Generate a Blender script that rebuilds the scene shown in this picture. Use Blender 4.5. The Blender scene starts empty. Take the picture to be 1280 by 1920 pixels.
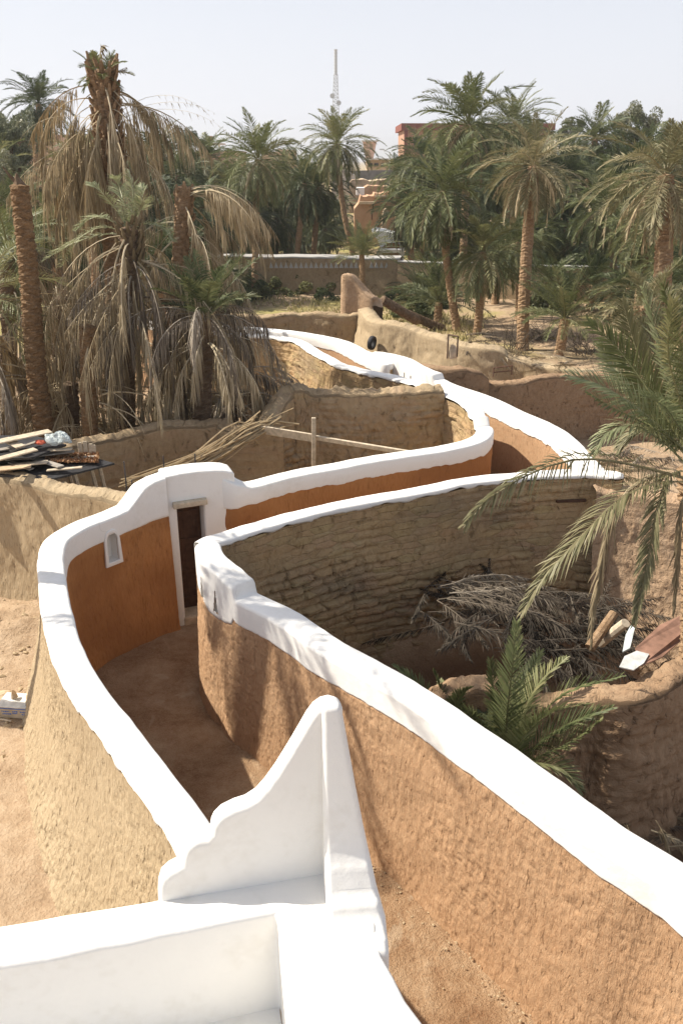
import bpy, bmesh, math, random
import numpy as np
from mathutils import Vector, Matrix
PI = math.pi
sc = bpy.context.scene
# ------------------------------------------------------------------ camera
PITCH = math.radians(22.41); F = 1600.0; CAMZ = 6.5
cam_d = bpy.data.cameras.new('camera'); cam = bpy.data.objects.new('camera', cam_d)
sc.collection.objects.link(cam); sc.camera = cam
cam.location = (0, 0, CAMZ); cam.rotation_euler = (PI/2 - PITCH, 0, 0)
cam_d.sensor_fit = 'VERTICAL'; cam_d.sensor_height = 36.0; cam_d.sensor_width = 24.0
cam_d.lens = 36.0*F/1920; cam_d.clip_start = 0.05; cam_d.clip_end = 5000
sc.render.resolution_x = 682; sc.render.resolution_y = 1024
# ------------------------------------------------------------------ sky, sun, exposure
SUN = Vector((-0.68, 0.15, 0.72)).normalized()
elev = math.asin(SUN.z); azim = math.atan2(SUN.x, SUN.y)
w = bpy.data.worlds.new("World"); sc.world = w; w.use_nodes = True
nt = w.node_tree; nt.nodes.clear()
sky = nt.nodes.new('ShaderNodeTexSky'); sky.sky_type = 'NISHITA'; sky.sun_disc = False
sky.sun_elevation = elev; sky.sun_rotation = azim
sky.air_density = 1.0; sky.dust_density = 4.0; sky.ozone_density = 1.0; sky.altitude = 350
mixn = nt.nodes.new('ShaderNodeMix'); mixn.data_type = 'RGBA'; 
tc = nt.nodes.new('ShaderNodeTexCoord'); sx = nt.nodes.new('ShaderNodeSeparateXYZ'); mr = nt.nodes.new('ShaderNodeMapRange')
mr.inputs[1].default_value = 0.05; mr.inputs[2].default_value = 0.5; mr.inputs[3].default_value = 0.88; mr.inputs[4].default_value = 0.30
nt.links.new(tc.outputs['Generated'], sx.inputs[0]); nt.links.new(sx.outputs[2], mr.inputs[0]); nt.links.new(mr.outputs[0], mixn.inputs[0])
mixn.inputs[7].default_value = (7.6, 7.75, 8.35, 1)       # dusty white desert haze high in the air
bg = nt.nodes.new('ShaderNodeBackground'); bg.inputs[1].default_value = 0.085
wo = nt.nodes.new('ShaderNodeOutputWorld')
nt.links.new(sky.outputs[0], mixn.inputs[6]); nt.links.new(mixn.outputs[2], bg.inputs[0]); nt.links.new(bg.outputs[0], wo.inputs[0])
sl = bpy.data.lights.new('sun', 'SUN'); sl.energy = 5.0; sl.angle = math.radians(0.55); sl.color = (1.0, 0.93, 0.82)
so = bpy.data.objects.new('sun', sl); sc.collection.objects.link(so)
so.rotation_euler = SUN.to_track_quat('Z', 'Y').to_euler()
sc.view_settings.view_transform = 'Standard'; sc.view_settings.look = 'None'
sc.view_settings.exposure = 0.60; sc.view_settings.gamma = 1.0
sc.cycles.max_bounces = 6; sc.cycles.transparent_max_bounces = 6
# ------------------------------------------------------------------ pixel -> world (photo pixels, 1280x1920)
SP, CP = math.sin(PITCH), math.cos(PITCH)
def ray(x, y):
    v = (y-960)/F
    return (x-640)/F, CP - v*SP, -(SP + v*CP)
def W(x, y, z):                      # point at height z seen at pixel
    a, b, c = ray(x, y); s = (z-CAMZ)/c
    return np.array((a*s, b*s, z))
def D(x, y, Y):                      # point at distance Y seen at pixel
    a, b, c = ray(x, y); s = Y/b
    return np.array((a*s, Y, CAMZ + c*s))
# ------------------------------------------------------------------ noise
def vnoise(u, v, seed=0):
    u = np.asarray(u, float); v = np.asarray(v, float)
    iu = np.floor(u).astype(np.int64); iv = np.floor(v).astype(np.int64)
    fu = u-iu; fv = v-iv
    fu = fu*fu*(3-2*fu); fv = fv*fv*(3-2*fv)
    def h(a, b):
        n = (a*374761393 + b*668265263 + seed*2147483647) & 0xffffffff
        n = ((n ^ (n >> 13))*1274126177) & 0xffffffff
        n = (n ^ (n >> 16)) & 0xffffffff
        return n/4294967295.0
    return ((h(iu,iv)*(1-fu)+h(iu+1,iv)*fu)*(1-fv) + (h(iu,iv+1)*(1-fu)+h(iu+1,iv+1)*fu)*fv)*2-1
def fbm(u, v, seed=0, oct=4):
    r = 0; a = 1.0; t = 0
    for i in range(oct):
        r = r + a*vnoise(np.asarray(u)*2**i, np.asarray(v)*2**i, seed+i*17); t += a; a *= .5
    return r/t
# ------------------------------------------------------------------ object helpers
col = sc.collection
def tag(o, label=None, cat=None, group=None, kind=None):
    if label: o['label'] = label
    if cat: o['category'] = cat
    if group: o['group'] = group
    if kind: o['kind'] = kind
    return o
def empty(name, loc=(0,0,0), rz=0.0, label=None, cat=None, group=None):
    o = bpy.data.objects.new(name, None); col.objects.link(o); o.location = loc; o.rotation_euler = (0,0,rz)
    o.empty_display_size = .2
    return tag(o, label, cat, group)
def link(name, me, mat=None, parent=None):
    o = bpy.data.objects.new(name, me); col.objects.link(o)
    if mat is not None and not me.materials: me.materials.append(mat)
    if parent is not None: o.parent = parent
    return o
def mesh_np(name, V, Fq, mat=None, parent=None, smooth=False, uv=None, var=None, tri=False):
    """V (n,3) ; Fq (m,4 or 3) int ; uv per vertex ; var per-vertex float"""
    V = np.asarray(V, np.float32); Fq = np.asarray(Fq, np.int32); k = Fq.shape[1]
    me = bpy.data.meshes.new(name)
    me.vertices.add(len(V)); me.vertices.foreach_set('co', V.ravel())
    me.loops.add(Fq.size); me.loops.foreach_set('vertex_index', Fq.ravel())
    me.polygons.add(len(Fq)); me.polygons.foreach_set('loop_start', np.arange(0, Fq.size, k, dtype=np.int32))
    try: me.polygons.foreach_set('loop_total', np.full(len(Fq), k, np.int32))
    except Exception: pass
    if uv is not None:
        l = me.uv_layers.new(name='UVMap'); l.data.foreach_set('uv', np.asarray(uv, np.float32)[Fq.ravel()].ravel())
    if var is not None:
        a = me.attributes.new('var', 'FLOAT', 'POINT'); a.data.foreach_set('value', np.asarray(var, np.float32))
    me.update(calc_edges=True)
    me.polygons.foreach_set('use_smooth', np.full(len(Fq), smooth))
    me.validate()
    return link(name, me, mat, parent)
def grid(name, P, UV=None, mat=None, parent=None, smooth=True, keep=None):
    n, k = P.shape[:2]
    i = np.arange(n-1)[:,None]*k + np.arange(k-1)[None]
    q = np.stack([i, i+k, i+k+1, i+1], -1)
    if keep is not None: q = q[keep]
    q = q.reshape(-1, 4)
    return mesh_np(name, P.reshape(-1,3), q, mat, parent, smooth, None if UV is None else UV.reshape(-1,2))
class MB:
    """collects quads/boxes/tubes into one mesh"""
    def __init__(s): s.v = []; s.f = []
    def add(s, vs, fs):
        b = len(s.v); s.v += [tuple(map(float, p)) for p in vs]; s.f += [tuple(b+i for i in f) for f in fs]
    def box(s, c, size, R=None, jit=0, rng=random):
        c = np.array(c, float); hs = np.array(size)/2
        vs = [np.array((x,y,z))*hs for x in (-1,1) for y in (-1,1) for z in (-1,1)]
        if jit: vs = [v*(1+rng.uniform(-jit, jit)) for v in vs]
        if R is not None: vs = [np.array(R) @ v for v in vs]
        s.add([c+v for v in vs], [(0,1,3,2),(4,6,7,5),(0,4,5,1),(2,3,7,6),(0,2,6,4),(1,5,7,3)])
    def beam(s, a, b, wd, ht, up=(0,0,1)):
        a = np.array(a,float); b = np.array(b,float); t = b-a; L = np.linalg.norm(t); t /= L
        r = np.cross(t, up); r /= np.linalg.norm(r)+1e-9; u = np.cross(r, t)
        s.box((a+b)/2, (L, wd, ht), np.stack([t, r, u], 1))
    def tube(s, pts, rad, n=6, cap=True):
        pts = np.array(pts, float); m = len(pts)
        rad = np.broadcast_to(np.array(rad, float), (m,)) if np.ndim(rad) else np.full(m, rad)
        T = np.gradient(pts, axis=0); T /= np.linalg.norm(T, axis=1)[:,None]+1e-9
        ref = np.array((0,0,1.)) if abs(T[0][2]) < .9 else np.array((1.,0,0))
        vs = []
        for i in range(m):
            r = np.cross(T[i], ref); r /= np.linalg.norm(r)+1e-9; u = np.cross(r, T[i]); ref = u
            for k in range(n):
                a = 2*PI*k/n; vs.append(pts[i] + rad[i]*(math.cos(a)*r + math.sin(a)*u))
        fs = [(i*n+k, i*n+(k+1)%n, (i+1)*n+(k+1)%n, (i+1)*n+k) for i in range(m-1) for k in range(n)]
        if cap: fs += [tuple(range(n))[::-1], tuple((m-1)*n+k for k in range(n))]
        s.add(vs, fs)
    def poly(s, pts, fs): s.add(pts, fs)
    def build(s, name, mat, parent=None, smooth=False, bevel=0, seg=2):
        me = bpy.data.meshes.new(name); me.from_pydata(s.v, [], s.f); me.update()
        me.polygons.foreach_set('use_smooth', [smooth]*len(me.polygons))
        o = link(name, me, mat, parent)
        if bevel:
            b = o.modifiers.new('b', 'BEVEL'); b.width = bevel; b.segments = seg; b.limit_method = 'ANGLE'
        return o
def prism(outline, origin, ex, ez, en, thick, name, mat, parent=None, bevel=.04, seg=3):
    """2-D outline (u,w) extruded along en by thick"""
    o = np.array(origin,float); ex = np.array(ex,float); ez = np.array(ez,float); en = np.array(en,float)
    n = len(outline)
    fr = [o + ex*u + ez*z for u, z in outline]; bk = [p + en*thick for p in fr]
    m = MB(); m.add(fr+bk, [tuple(range(n)), tuple(range(2*n-1, n-1, -1))] + [(i, n+i, n+(i+1)%n, (i+1)%n) for i in range(n)])
    ob = m.build(name, mat, parent, False, bevel, seg)
    bm = bmesh.new(); bm.from_mesh(ob.data); bmesh.ops.recalc_face_normals(bm, faces=bm.faces); bm.to_mesh(ob.data); bm.free()
    ob.modifiers['b'].limit_method = 'ANGLE'; ob.modifiers['b'].angle_limit = math.radians(50)
    for p in ob.data.polygons: p.use_smooth = True
    w_ = ob.modifiers.new('wn', 'WEIGHTED_NORMAL')
    return ob
# ------------------------------------------------------------------ materials
def newmat(name):
    m = bpy.data.materials.new(name); m.use_nodes = True; t = m.node_tree
    for n in list(t.nodes):
        if n.type not in ('OUTPUT_MATERIAL', 'BSDF_PRINCIPLED'): t.nodes.remove(n)
    b = t.nodes['Principled BSDF']; b.inputs['Roughness'].default_value = .9
    b.inputs['Specular IOR Level'].default_value = .15
    return m, t, b
def N(t, typ, **kw):
    n = t.nodes.new(typ)
    for k, v in kw.items(): setattr(n, k, v)
    return n
def noise_n(t, vec, scale, detail=4, rough=.55, dist=0):
    n = N(t, 'ShaderNodeTexNoise'); n.inputs['Scale'].default_value = scale; n.inputs['Detail'].default_value = detail
    n.inputs['Roughness'].default_value = rough; n.inputs['Distortion'].default_value = dist
    t.links.new(vec, n.inputs['Vector']); return n.outputs[0]
def ramp(t, fac, stops):
    r = N(t, 'ShaderNodeValToRGB'); e = r.color_ramp.elements
    e[0].position, e[0].color = stops[0][0], (*stops[0][1], 1)
    e[1].position, e[1].color = stops[-1][0], (*stops[-1][1], 1)
    for p, c in stops[1:-1]:
        k = e.new(p); k.color = (*c, 1)
    t.links.new(fac, r.inputs[0]); return r.outputs[0]
def mth(t, op, a, b=None, c=None, clamp=False):
    n = N(t, 'ShaderNodeMath', operation=op); n.use_clamp = clamp
    for i, x in enumerate((a, b, c)):
        if x is None: continue
        if hasattr(x, 'is_output') or hasattr(x, 'links'): t.links.new(x, n.inputs[i])
        else: n.inputs[i].default_value = x
    return n.outputs[0]
def mixc(t, f, a, b, blend='MIX'):
    n = N(t, 'ShaderNodeMix', data_type='RGBA', blend_type=blend)
    for s, x in ((n.inputs[0], f), (n.inputs[6], a), (n.inputs[7], b)):
        if hasattr(x, 'links'): t.links.new(x, s)
        else: s.default_value = x if not isinstance(x, tuple) else (*x, 1)
    return n.outputs[2]
def coords(t, kind='UV', scale=(1,1,1), rot=(0,0,0)):
    c = N(t, 'ShaderNodeTexCoord'); m = N(t, 'ShaderNodeMapping'); m.inputs['Scale'].default_value = scale; m.inputs['Rotation'].default_value = rot
    t.links.new(c.outputs[kind], m.inputs[0]); return m.outputs[0]
def bump(t, b, h, strength, dist, prev=None):
    n = N(t, 'ShaderNodeBump'); n.inputs['Strength'].default_value = strength; n.inputs['Distance'].default_value = dist
    t.links.new(h, n.inputs['Height'])
    if prev is not None: t.links.new(prev, n.inputs['Normal'])
    t.links.new(n.outputs[0], b.inputs['Normal']); return n.outputs[0]
def mud(name, dark, mid, light, kind='UV', streak=(42, 11), pits=(1.0, .55), bs=.9, bd=.03, big=.7, fine=90, brick=None, stain=None):
    m, t, b = newmat(name)
    v1 = coords(t, kind); vs = coords(t, kind, (streak[0], streak[1], streak[0]))
    big_ = noise_n(t, v1, big, 5, .6)
    st = noise_n(t, vs, 1.0, 3, .65, .6)
    st2 = noise_n(t, coords(t, kind, (streak[0]*.42, streak[1]*.35, streak[0]*.42)), 1.0, 4, .6, 1.2)
    fi = noise_n(t, v1, fine, 3, .7)
    mx = mth(t, 'MULTIPLY_ADD', st, .45, mth(t, 'MULTIPLY_ADD', st2, .35, mth(t, 'MULTIPLY', big_, .35)))
    c = ramp(t, mx, [(.36, dark), (.52, mid), (.78, light)])
    pit = ramp(t, st2, [(.30, (0,0,0)), (.40, (1,1,1))])
    pitm = mixc(t, pits[1], (1,1,1), pit)
    c = mixc(t, 1.0, c, mixc(t, pits[1]*.5, (1,1,1), pit), 'MULTIPLY')
    if stain:
        sn = ramp(t, noise_n(t, coords(t, kind, (.5,.9,.5)), 1.0, 3, .5), [(.45, (0,0,0)), (.62, (1,1,1))])
        c = mixc(t, mth(t, 'MULTIPLY', sn, .6), c, stain)
    h = mth(t, 'MULTIPLY_ADD', st, .5, mth(t, 'MULTIPLY_ADD', fi, .12, mth(t, 'MULTIPLY', pitm, .5)))
    if brick:
        vb = coords(t, kind, (1/brick[0], 1/brick[1], 1/brick[0]))
        nn = N(t, 'ShaderNodeTexNoise'); nn.inputs['Scale'].default_value = .9; nn.inputs['Detail'].default_value = 4; t.links.new(vb, nn.inputs['Vector'])
        vo = N(t, 'ShaderNodeTexVoronoi', feature='DISTANCE_TO_EDGE'); vo.inputs['Randomness'].default_value = .62
        vc = N(t, 'ShaderNodeTexVoronoi'); vc.inputs['Randomness'].default_value = .62
        mv = mixc(t, .16, vb, nn.outputs[1])
        vo.inputs['Scale'].default_value = vc.inputs['Scale'].default_value = 1.15
        t.links.new(mv, vo.inputs['Vector']); t.links.new(mv, vc.inputs['Vector'])
        edge = ramp(t, vo.outputs[0], [(.0, (.62,.60,.58)), (.07, (.9,.9,.9)), (.2, (1,1,1))])
        vb = coords(t, kind)
        class bt: outputs = [mixc(t, .22, edge, mixc(t, 1.0, edge, mixc(t, .8, (1,1,1), vc.outputs[1]), 'MULTIPLY'))]
        amt = mth(t, 'MULTIPLY', ramp(t, noise_n(t, vb, 1.1, 3, .6), [(.32, (0,0,0)), (.5, (1,1,1))]), brick[2])
        c = mixc(t, amt, c, mixc(t, 1.0, c, bt.outputs[0], 'MULTIPLY'))
        hb = mixc(t, amt, (1,1,1), bt.outputs[0])
        h = mth(t, 'MULTIPLY_ADD', hb, 1.1, h)
    t.links.new(c, b.inputs['Base Color'])
    n1 = bump(t, b, h, bs, bd)
    return m
ORANGE = mud('ochre_plaster', (.24,.125,.062), (.405,.245,.135), (.51,.345,.21), streak=(80, 19), bs=1.0, bd=.022)
ORANGE2 = mud('deep_ochre_plaster', (.31,.135,.048), (.39,.18,.064), (.49,.24,.092), streak=(60, 12), bs=.9, bd=.02, stain=(.26,.11,.04))
MUD = mud('pale_raked_mud', (.22,.155,.09), (.395,.30,.185), (.50,.40,.265), streak=(62, 14), bs=1.0, bd=.035, big=.5)
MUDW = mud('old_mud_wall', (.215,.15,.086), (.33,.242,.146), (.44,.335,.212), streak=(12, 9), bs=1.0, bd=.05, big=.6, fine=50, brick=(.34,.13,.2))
MUDBRICK = mud('mud_brick', (.26,.168,.078), (.41,.283,.148), (.51,.37,.21), streak=(12, 9), bs=1.0, bd=.055, big=.5, fine=50, brick=(.33,.10,.4), stain=(.26,.20,.13))
PINKMUD = mud('pink_mud', (.27,.17,.10), (.39,.265,.165), (.49,.355,.235), streak=(16, 13), bs=1.0, bd=.06, big=.8, fine=60)
REDMUD = mud('reddish_mud', (.18,.115,.065), (.285,.185,.11), (.38,.265,.165), streak=(16, 12), bs=1.0, bd=.06, big=.6, fine=50)
FARMUD = mud('far_mud', (.33,.20,.12), (.46,.28,.17), (.56,.37,.24), kind='Object', streak=(1.5, 1.5), bs=.6, bd=.1, big=.2, fine=8)
def white(name, c=(.80,.785,.745), var=.03):
    m, t, b = newmat(name)
    v = coords(t, 'Object')
    n1 = noise_n(t, v, 1.7, 5, .6); n2 = noise_n(t, v, 14, 4, .6); n3 = noise_n(t, v, 110, 2, .6)
    d = (c[0]*(1-var*3), c[1]*(1-var*3.4), c[2]*(1-var*4.2))
    cc = ramp(t, mth(t, 'MULTIPLY_ADD', n2, .35, mth(t, 'MULTIPLY', n1, .65)), [(.30, d), (.48, c), (.8, (c[0]*1.02, c[1]*1.02, c[2]*1.02))])
    cr = N(t, 'ShaderNodeTexVoronoi', feature='DISTANCE_TO_EDGE'); cr.inputs['Scale'].default_value = 1.1
    nn = N(t, 'ShaderNodeTexNoise'); nn.inputs['Scale'].default_value = 4; t.links.new(v, nn.inputs['Vector'])
    mv = mixc(t, .22, v, nn.outputs[1]); t.links.new(mv, cr.inputs['Vector'])
    crk = ramp(t, cr.outputs[0], [(0, (.62,.60,.56)), (.004, (1,1,1))])
    cm = ramp(t, noise_n(t, v, .8, 2), [(.52, (0,0,0)), (.6, (1,1,1))])
    cc = mixc(t, mth(t, 'MULTIPLY', cm, .8), cc, mixc(t, 1.0, cc, crk, 'MULTIPLY'))
    t.links.new(cc, b.inputs['Base Color'])
    bump(t, b, mth(t, 'MULTIPLY_ADD', n3, .15, n2), .35, .012)
    return m
WHITE = white('whitewash')
def plain(name, c, rough=.85, var=.25, scale=8, kind='Object', bs=.3, bd=.01, spec=.15, stretch=(1,1,1), metal=0):
    m, t, b = newmat(name)
    v = coords(t, kind, stretch); n = noise_n(t, v, scale, 4, .6)
    c = np.array(c); t.links.new(ramp(t, n, [(.3, tuple(c*(1-var))), (.7, tuple(np.minimum(c*(1+var), .9)))]), b.inputs['Base Color'])
    b.inputs['Roughness'].default_value = rough; b.inputs['Specular IOR Level'].default_value = spec; b.inputs['Metallic'].default_value = metal
    if bs: bump(t, b, n, bs, bd)
    return m
WOODP = plain('pale_weathered_wood', (.50,.42,.31), stretch=(1,1,1), scale=14)
WOODD = plain('dark_door_wood', (.085,.045,.028), scale=10)
def catmull(pts, params, spacing):
    """smooth resample of world polyline (n,2) with linearly interpolated params (n,k)"""
    P = np.array(pts, float); Q = np.array(params, float); n = len(P)
    E = np.vstack([2*P[0]-P[1], P, 2*P[-1]-P[-2]])
    out = []; po = []
    for i in range(n-1):
        p0, p1, p2, p3 = E[i], E[i+1], E[i+2], E[i+3]
        m = max(2, int(np.linalg.norm(p2-p1)/spacing*3)+1)
        # centripetal-like tangents
        d1 = np.linalg.norm(p2-p1)+1e-6; d0 = np.linalg.norm(p1-p0)+1e-6; d2 = np.linalg.norm(p3-p2)+1e-6
        t1 = d1*((p1-p0)/d0*d1+(p2-p1)/d1*d0)/(d0+d1); t2 = d1*((p2-p1)/d1*d2+(p3-p2)/d2*d1)/(d1+d2)
        for k in range(m):
            s = k/m; s2 = s*s; s3 = s2*s
            out.append((2*s3-3*s2+1)*p1+(s3-2*s2+s)*t1+(-2*s3+3*s2)*p2+(s3-s2)*t2); po.append(Q[i]*(1-s)+Q[i+1]*s)
    out.append(P[-1]); po.append(Q[-1])
    out = np.array(out); po = np.array(po)
    L = np.r_[0, np.cumsum(np.linalg.norm(np.diff(out, axis=0), axis=1))]
    m = max(3, int(L[-1]/spacing)+1); s = np.linspace(0, L[-1], m)
    R = np.stack([np.interp(s, L, out[:,k]) for k in range(out.shape[1])], 1)
    Z = np.stack([np.interp(s, L, po[:,k]) for k in range(po.shape[1])], 1)
    return R, Z, s
WALLS = {}; HOLEPOS = []
def proj(P):
    P = np.asarray(P, float); d = P[...,1]*CP + (CAMZ-P[...,2])*SP
    return np.stack([640+F*P[...,0]/d, 960+F*((CAMZ-P[...,2])*CP - P[...,1]*SP)/d], -1)
def bricks(u, v, seed, bw=.36, bh=.135):
    v = v + .035*vnoise(u*1.1, v*.8, seed+50) + .020*vnoise(u*4, v*3, seed+51)
    r = np.floor(v/bh); fv = v/bh - r
    off = np.mod(np.sin(r*12.9898+seed)*43758.5453, 1.0)
    uu = u/bw + off + .12*vnoise(u*4, v*9, seed+52); c = np.floor(uu); fu = uu - c
    rnd = np.mod(np.sin(r*78.233 + c*37.719 + seed*3.1)*43758.5453, 1.0)
    e = np.minimum(np.minimum(fv, 1-fv)*bh, np.minimum(fu, 1-fu)*bw)
    k = np.clip(e/.028, 0, 1); k = k*(2-k)
    return .055*k + .06*rnd*k - .05*np.clip((.22-fv)*4.5, 0, 1)*(.1+1.2*rnd) + .02*vnoise(u*9, v*12, seed+53)
def combs(u, v, seed):
    """short vertical finger-comb strokes and pits pressed into wet plaster"""
    w_ = u + .05*vnoise(u*3, v*3, seed+60)
    a = vnoise(w_*55, v*13, seed+61)*.5 + vnoise(w_*90, v*30, seed+62)*.35 + .38*vnoise(w_*20, v*9, seed+64)
    p = np.clip(vnoise(w_*34, v*15, seed+63)-.42, 0, 1)
    k = np.clip(.7+.8*fbm(u*1.1, v*1.1, seed+65, 2), .25, 1.3)
    return (.0062*a - .022*p + .0045*vnoise(w_*48, v*44, seed+66) - .02*np.clip(vnoise(w_*30, v*28, seed+67)-.55, 0, 1))*k
def make_wall(name, label, cat, st, w, matT, matO, cap=None, sp=.06, vs=.06, zb=(-.2,-.2), bat=(.10,.10), bandT=.28, bandO=.12,
              rend=False, rstart=False, amp=.012, topamp=.02, seed=1, lip=.007, holes=(), comb=(0,0), group=None, ragO=.03, ragT=.01, flare=1.6, crown=.008, relief=(0,0)):
    """st: list of (px,py,z[,bandT,bandO]) tracing one top edge (side T); the other edge (O) lies w metres to the left of travel"""
    pts = [W(p[0], p[1], p[2])[:2] for p in st]
    par = [(p[2], p[3] if len(p) > 3 else bandT, p[4] if len(p) > 4 else bandO) for p in st]
    R, Z, s = catmull(pts, par, sp)
    T = np.gradient(R, axis=0); T /= np.linalg.norm(T, axis=1)[:,None]
    k = max(1, int(.12/sp)); ker = np.ones(2*k+1)/(2*k+1)
    T = np.stack([np.convolve(np.pad(T[:,i], k, 'edge'), ker, 'valid') for i in (0,1)], 1); T /= np.linalg.norm(T, axis=1)[:,None]
    nl = np.stack([-T[:,1], T[:,0]], 1)*np.sign(w); th = abs(w)
    A = R.copy(); B = R + nl*th; NA = -nl; NB = nl.copy()
    u = s.copy()
    def fan(C, d, n_, z, u0, du):
        f = []
        for a in np.linspace(0, PI/2, 7)[1:]:
            na = -n_*math.cos(a) + d*math.sin(a); nb = n_*math.cos(a) + d*math.sin(a)
            f.append((C+na*th/2, C+nb*th/2, na, nb, z, u0+du*math.sin(a)))
        return f
    rows = list(zip(A, B, NA, NB, Z, u))
    if rend: rows += fan((A[-1]+B[-1])/2, T[-1], nl[-1], Z[-1], u[-1], th/2)
    if rstart: rows = fan((A[0]+B[0])/2, -T[0], nl[0], Z[0], u[0], -th/2)[::-1] + rows
    A, B, NA, NB = (np.array([r[i] for r in rows]) for i in range(4)); Z = np.array([r[4] for r in rows]); u = np.array([r[5] for r in rows])
    n = len(u); z = Z[:,0] + fbm(u*1.1, u*0+seed, seed, 4)*topamp
    r = .032 if cap else .07
    def face(side):
        P0, Nn, zb_, bt, band, m, rag = (A, NA, zb[0], bat[0], Z[:,1], matT, ragT) if side == 0 else (B, NB, zb[1], bat[1], Z[:,2], matO, ragO)
        top = z - (.07 if cap else r)
        K = max(6, int((top.mean()-zb_)/vs)+1)
        t = np.linspace(0, 1, K)[None,:]; zz = zb_ + (top[:,None]-zb_)*t
        off = bt*(1-t)**flare
        d = amp*fbm(u[:,None]*2.2, zz*2.2+9*side, seed+side*7, 3) + (amp*.35*fbm(u[:,None]*26, zz*9+9*side, seed+side*7+3, 2) if sp < .08 else 0)
        if relief[side]: d = d + relief[side]*(bricks(u[:,None], zz, seed) - .05)*np.clip(.5+1.7*fbm(u[:,None]*.6, zz*1.0, seed+33, 3), .08, 1.15)
        if comb[side]: d = d + comb[side]*combs(u[:,None], zz, seed)
        un = np.clip((zz - (z-band)[:,None])/.03 + .5, 0, 1) if cap else 0
        d = d*(1-un) - .010*un
        off = off + d*np.minimum(1, (1-t)*6+.25) - (.004 if cap else 0)
        X = P0[:,None,:] + Nn[:,None,:]*off[...,None]
        P = np.concatenate([X, zz[...,None]], -1); UV = np.stack([np.broadcast_to(u[:,None], zz.shape), zz], -1)
        return P, UV, m
    faces = [face(0), face(1)]
    # top strip from side T round to side O
    if cap:
        bt_ = Z[:,1] + ragT*fbm(u*5, u*0+3, seed+3, 3); bo_ = Z[:,2] + ragO*fbm(u*9, u*0+8, seed+5, 3)
        nT = 26 if any(h_[0] == 0 for h_ in holes) else 3; nO = 26 if any(h_[0] == 1 for h_ in holes) else 3
        sec = [('T', -.012, bt_), ('T', lip*.7, bt_-.006)] + [('T', lip, bt_*f_ + r*(1-f_)) for f_ in np.linspace(.92, 0, nT)] + [('T', lip-r*.3, r*.3), ('T', lip-r, 0*bt_)]
        mid = [.25, .5, .75]
        sec2 = [('O', lip-r, 0*bt_), ('O', lip-r*.3, r*.3), ] + [('O', lip, np.maximum(bo_, r+.01)*f_ + r*(1-f_)) for f_ in np.linspace(0, .92, nO)] + [('O', lip*.7, np.maximum(bo_-.006, r+.01)), ('O', -.012, np.maximum(bo_, r+.02))]
    else:
        sec = [('T', 0, r), ('T', -r*.3, r*.3), ('T', -r, 0)]; mid = [.25,.5,.75]; sec2 = [('O', -r, 0), ('O', -r*.3, r*.3), ('O', 0, r)]
    cols = []
    for (sd, off, dz) in sec:
        o_ = off + (.5*amp*fbm(u*3, u*0+5, seed+9, 3) if (cap or off == -r) else 0); cols.append(np.concatenate([A+NA*np.reshape(o_*np.ones(n), (n,1)), (z-dz)[:,None]], 1))
    a_, b_ = A+NA*(lip*(1 if cap else 0)-r), B+NB*(lip*(1 if cap else 0)-r)
    for m_ in mid: cols.append(np.concatenate([a_*(1-m_)+b_*m_, (z+crown*4*m_*(1-m_)+ .4*topamp*fbm(u*6, u*0+m_*7, seed+2, 3))[:,None]], 1))
    for (sd, off, dz) in sec2:
        o_ = off + (.5*amp*fbm(u*3, u*0+15, seed+19, 3) if (cap or off == -r) else 0); cols.append(np.concatenate([B+NB*np.reshape(o_*np.ones(n), (n,1)), (z-dz)[:,None]], 1))
    C = np.stack(cols, 1)
    if not cap:
        for q_ in range(1, C.shape[1]-1): C[:,q_,2] += .032*fbm(u*8, u*0+q_*1.7, seed+40+q_//3, 3) + .014*vnoise(u*26, u*0+q_*3.1, seed+44); C[:,q_,:2] += NA*(.025*fbm(u*9, u*0+q_, seed+47, 3))[:,None]
    if not cap:   # weld exactly on the faces' top rows
        C[:,0] = faces[0][0][:,-1]; C[:,-1] = faces[1][0][:,-1]
    vv = np.r_[0, np.cumsum(np.linalg.norm(np.diff(C, axis=1), axis=2).mean(0))]
    UVC = np.stack([np.broadcast_to(u[:,None], C.shape[:2]), np.broadcast_to(vv[None], C.shape[:2])+2], -1)
    hl = []
    for (hs, px, py, wd, z0, z1) in holes:          # opening found on the wall where the photo shows it
        Pm = np.concatenate([(A, B)[hs] + 0*A, np.full((n,1), (z0+z1)/2)], 1)
        q = proj(Pm); i = int(np.argmin((q[:,0]-px)**2 + (q[:,1]-py)**2))
        hl.append((hs, (u[i]-wd/2, u[i]+wd/2, z0, z1, wd < .15))); HOLEPOS.append((Pm[i], (NA, NB)[hs][i], wd, z0, z1))
    holes = hl
    def holemask(P, UV, side):
        if not holes: return None
        uc = (UV[:-1,:-1]+UV[1:,1:])/2; k = np.ones(uc.shape[:2], bool)
        zc = (P[:-1,:-1,2]+P[1:,1:,2])/2
        for (hs, h) in holes:
            if hs == side: k &= ~inhole(uc[...,0], zc, h)
        return k
    info = dict(A=A, B=B, NA=NA, NB=NB, z=z, u=u, faces=faces)
    WALLS[name+str(seed)] = info
    if cap:
        root = empty(name, (float(A[n//2][0]), float(A[n//2][1]), 0), 0, label, cat, group)
        o0 = -np.array((A[n//2][0], A[n//2][1], 0))
        P, UV, m = faces[0]; grid('alley_face', P+o0, UV, m, root, True, holemask(P, UV, 0))
        P, UV, m = faces[1]; grid('garden_face', P+o0, UV, m, root, True, holemask(P, UV, 1))
        P = C; grid('whitewashed_cap', P+o0, UVC, cap, root, True, None if not holes else _capmask(P, UVC, holes))
        root['_o'] = list(map(float, o0))
        return root
    Pf = np.concatenate([faces[0][0], C[:,1:-1], faces[1][0][:,::-1]], 1)
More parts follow.
